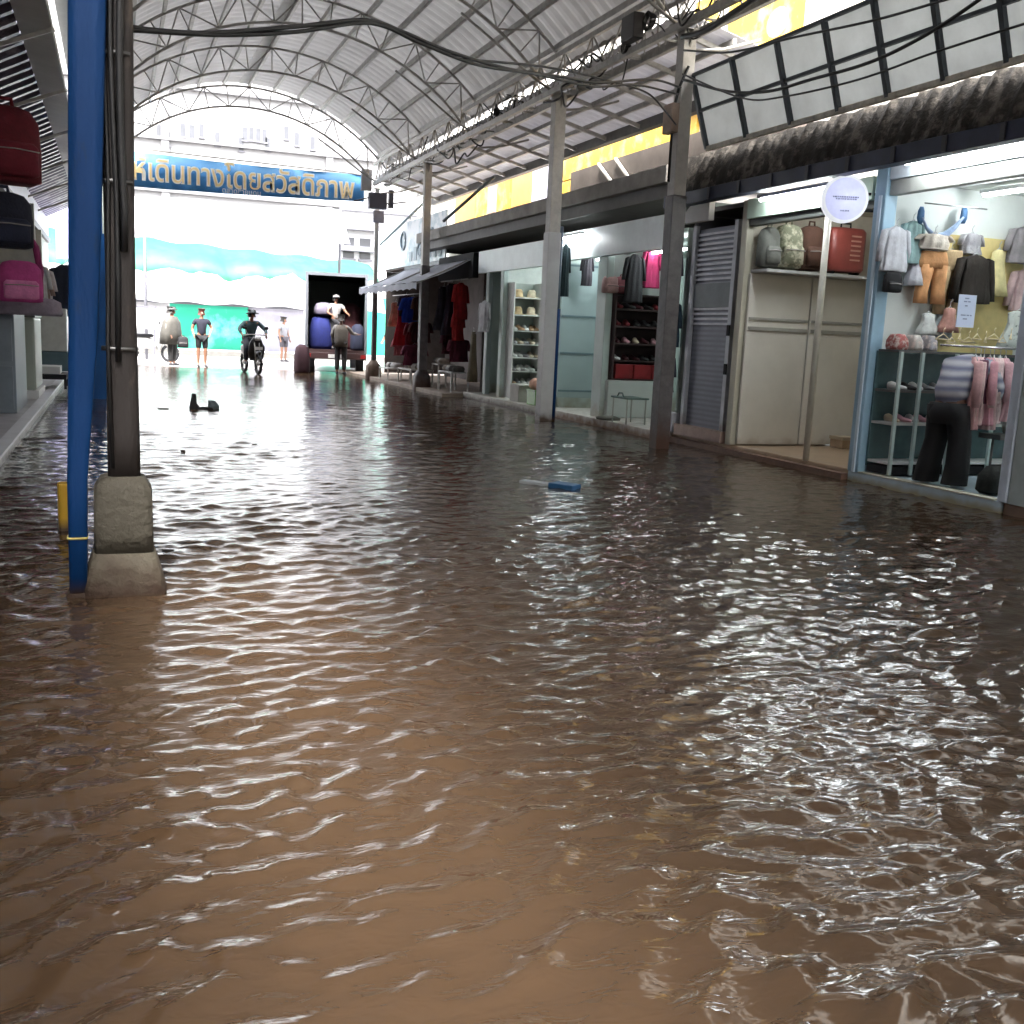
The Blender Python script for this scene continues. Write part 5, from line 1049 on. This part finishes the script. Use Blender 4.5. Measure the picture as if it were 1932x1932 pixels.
# ------------------------------------------------------------------ far people
def stand(px, py_): q = at(px, py_, Z=0); return (q.x, q.y, 0)
P1 = stand(325, 690)
person('person in long grey brown raincoat and dark cap standing near the dark post', P1, .9, dict(ell=(-.28,.0,1.1), elr=(.28,.0,1.1), wrl=(-.25,-.10,.92), wrr=(.25,-.12,.92), anl=(-.06,.02,.09), anr=(.07,.0,.09)), (.15,.14,.125), (.03,.03,.03), long_sleeve=True, cap=((.05,.05,.05),'cap'), h=1.68)
q = MB().loft([(0,0,1.42,.16,.12),(0,.02,1.25,.30,.20),(0,.04,.95,.36,.24),(0,.05,.62,.38,.26)], 26, 2.2, 7, .05); o = q.build('raincoat', cloth_mat('poncho', (.060,.057,.050))); o.parent = [c for c in S.objects if c.get('category') == 'person' and 'raincoat' in c['label']][0]
o = pack('handbag', 'black bag carried at the side of the person in raincoat', (P1[0]+.30, P1[1]-.12, .86), .30, .32, .14, BLACK)
P2 = stand(381, 693)
person('person in dark navy shirt and black shorts standing bare legged in water', P2, .1, dict(ell=(-.27,.02,1.12), elr=(.29,.02,1.14), wrl=(-.24,-.08,.95), wrr=(.22,-.10,1.0)), (.006,.007,.018), (.004,.005,.007), hair=(.06,.015,.01), bare_legs=True, h=1.66)
P4 = stand(535, 683)
person('distant person in white shirt and dark shorts standing behind the motorcycle', P4, .6, None, (.20,.20,.22), (.05,.045,.055), bare_legs=True, h=1.6)
PT = (5.98, 29.15, 0)
person('porter in pale shirt and brown vest standing in water at the truck rear', PT, pi-.35, dict(ell=(-.30,-.15,1.18), wrl=(-.42,-.34,1.16), elr=(.27,-.05,1.12), wrr=(.22,-.25,1.05)), (.17,.16,.155), (.006,.005,.005), long_sleeve=True, h=1.66)
o = MB().loft([(0,0,1.40,.13,.11),(0,.0,1.25,.205,.165),(0,0,1.0,.185,.15),(0,0,.80,.20,.165)], 24, 2.2, 6, .03).build('vest', cloth_mat('brown_vest', (.055,.047,.038))); o.parent = [c for c in S.objects if c.get('category') == 'person' and 'porter' in c['label']][0]
person('porter in white cap and white shirt standing inside the open truck', (5.98, 29.95, .69), .1, dict(ell=(-.30,-.12,1.12), wrl=(-.20,-.30,1.05), elr=(.30,-.12,1.15), wrr=(.30,-.32,1.10), knl=(-.10,-.12,.50), knr=(.10,-.10,.50)), (.28,.27,.27), (.02,.02,.025), cap=((.33,.33,.34),'cap'), h=1.55)
P6 = stand(736, 702)
person('person in slate blue shirt and black trousers walking right of the truck', P6, -.7, dict(ell=(-.27,-.04,1.12), wrl=(-.22,-.24,1.05), anl=(-.10,.16,.10), anr=(.10,-.10,.09), knl=(-.1,.02,.48)), (.035,.05,.075), (.005,.006,.009), h=1.5)
# ------------------------------------------------------------------ motorcycle and rider
def scooter(label, loc, rz, c1=(.02,.02,.022)):
    t = thing('motorcycle', label, 'motorcycle', loc, rz)
    PB = mat('bike_body_%d' % int(c1[0]*1000), c1, .3, .1, .1, 4)
    for y in (-.62, .62):
        w = MB().tube([(0, y+.245*cos(a), .28+.245*sin(a)) for a in np.linspace(0, 2*pi, 25)], .045, 8).build('tyre', BLACK, t)
        m = MB(); m.tube([(-.05,y,.28),(.05,y,.28)], .05, 10)
        for k in range(6): m.tube([(0,y,.28),(0,y+.22*cos(k*pi/3),.28+.22*sin(k*pi/3))], .010, 5)
        m.build('hub', STEEL, w)
    m = MB(); m.loft([(0,-.30,.35,.13,.05),(0,-.36,.55,.20,.06),(0,-.42,.80,.18,.07),(0,-.48,.98,.10,.06)], 20, 2.6); m.build('leg_shield', PB, t)
    MB().loft([(0,.0,.40,.12,.25),(0,.25,.55,.15,.45),(0,.32,.70,.13,.40),(0,.30,.76,.08,.3)], 22, 2.6).build('body', PB, t)
    MB().loft([(0,.28,.762,.13,.38),(0,.28,.82,.14,.40),(0,.28,.86,.10,.34)], 22, 2.8).build('seat', BLACK, t)
    MB().loft([(0,-.62,.52,.06,.16),(0,-.62,.58,.075,.20),(0,-.62,.62,.04,.14)], 16).build('front_mudguard', PB, t)
    MB().tube([(-.33,-.30,1.02),(-.12,-.42,1.03),(.12,-.42,1.03),(.33,-.30,1.02)], .016, 8).build('handlebar', STEEL, t)
    MB().tube([(-.06,-.60,.3),(-.06,-.45,.95)], .02, 6).build('fork', STEEL, t); MB().tube([(.06,-.60,.3),(.06,-.45,.95)], .02, 6).build('fork', STEEL, t)
    MB().loft([(0,-.56,.88,.07,.02),(0,-.56,.93,.085,.03),(0,-.54,1.0,.06,.02)], 14).build('headlight', mat('lens', (.5,.5,.5), .15), t)
    for s_ in (-1, 1): f = MB().tube([(s_*.2,-.36,1.02),(s_*.28,-.38,1.18)], .007, 5).build('mirror_stem', STEEL, t); MB().loft([(s_*.29,-.38,1.17,.05,.012),(s_*.29,-.38,1.21,.06,.012),(s_*.29,-.38,1.25,.04,.01)], 12).build('mirror', BLACK, f)
    MB().box(-.10,.10,-.66,-.655,.64,.72).build('number_plate', mat('plate_white', (.7,.7,.68), .4), t)
    return t
BP = stand(474, 704); scooter('dark motorcycle ridden through the flood toward the camera', BP, .18)
ride = dict(pelvis=(0,.10,.90,.13), spine=(0,.08,1.05,.12), chest=(0,.02,1.24,.145), neckb=(0,-.02,1.39,.07), neck=(0,-.04,1.44,.052), head=(0,-.06,1.54,.09), crown=(0,-.05,1.61,.06), nose=(0,-.165,1.52,.016),
    shl=(-.18,0,1.35,.055), shr=(.18,0,1.35,.055), ell=(-.36,-.10,1.16,.042), elr=(.36,-.10,1.16,.042), wrl=(-.33,-.24,1.04,.028), wrr=(.33,-.24,1.04,.028),
    hipl=(-.12,.05,.86,.09), hipr=(.12,.05,.86,.09), knl=(-.22,-.28,.72,.06), knr=(.22,-.28,.72,.06), anl=(-.20,-.16,.32,.04), anr=(.20,-.16,.32,.04), tol=(-.21,-.30,.26,.034), tor=(.21,-.30,.26,.034))
person('motorcycle rider in teal grey jacket and dark helmet', BP, .18, ride, (.05,.085,.095), (.012,.014,.02), long_sleeve=True, h=1.68, cap=((.03,.04,.045),'brim'))
scooter('pale parked motorcycle half hidden behind the dark post', stand(283, 682), 1.3, (.35,.34,.33))
nb_ = thing('notice_board', 'white notice board on legs standing by the dark post far away', 'notice board', at(279, 684, Z=.012) + Vector((-.15, .9, 0)))
MB().box(-.45,.42,-.03,.03,1.0,1.62).build('board', mat('board_wh', (.45,.45,.45), .5, 0, .05, 3), nb_)
for x in (-.4,.38): MB().box(x-.02,x+.02,-.02,.02,0,.999).build('leg', FG, nb_)
MB().box(-.48,.45,-.035,.035,1.63,1.70).build('top_rail', FG, nb_)

# ------------------------------------------------------------------ floating debris
q = at(385, 772, Z=0)
t = thing('rubber_boot', 'black rubber boots and a bag bobbing in the flood', 'boots', (q.x, q.y, -.01), .2); t.scale = (.72,.72,.72)
MB().loft([(-.20,0,-.03,.10,.08),(-.20,0,.06,.11,.08),(-.22,0,.14,.07,.06),(-.21,0,.28,.05,.05),(-.21,0,.34,.045,.04)], 16).build('left_boot', BLACK, t)
MB().loft([(.0,0,-.03,.24,.10),(.02,0,.03,.25,.11),(.05,0,.06,.14,.08)], 18).build('sole', BLACK, t)
MB().loft([(.20,0,-.02,.12,.09),(.20,0,.10,.12,.09),(.16,0,.20,.07,.06)], 16).build('right_boot', mat('boot_grey', (.07,.09,.10), .4), t)
a, b = at(985, 910, Z=0), at(1088, 924, Z=0); c_ = (a+b)/2; ang = math.atan2(b.y-a.y, b.x-a.x); L_ = (b-a).length/2
t = thing('floating_board', 'white and blue board floating in the middle of the flood', 'board', (c_.x, c_.y, .008), ang)
MB().box(-L_,L_*.12,-.05,.05,-.02,.018).build('white_half', mat('fl_white', (.42,.45,.47), .5, 0, .15, 5), t, bevel=.006); MB().box(L_*.121,L_,-.08,.08,-.02,.035).build('blue_half', mat('fl_blue', (.02,.09,.20), .4), t, bevel=.01)
for i, (x, y, w2, lab) in enumerate(((345,852,.06,'small dark leaf scrap floating between post and board'),(310,772,.09,'dark scrap floating left of the boots'),(625,765,.10,'dark scrap floating in front of the truck'),(705,770,.08,'brown scrap floating in front of the far column'),(835,768,.20,'flat dark board floating near the third column foot'),(318,1042,.03,'tiny dark leaf floating beside the concrete foot'),(480,840,.04,'tiny leaf scrap floating in the bright middle water'),(1290,1010,.035,'tiny brown leaf floating before the bag shop'))):
    q = at(x, y, Z=0); pts = [(w2*cos(a_)*random.uniform(.6,1.2), w2*.45*sin(a_)*random.uniform(.6,1.2)) for a_ in np.linspace(0, 2*pi, 9)[:-1]]
    o = MB().prism(pts, 'z', -.004, .010).build('floating_scrap', mat('scrap', (.03,.022,.016), .6)); o.location = (q.x, q.y, .006); o.rotation_euler = (.05,.03,random.random()*2); tag(o, lab, 'debris')
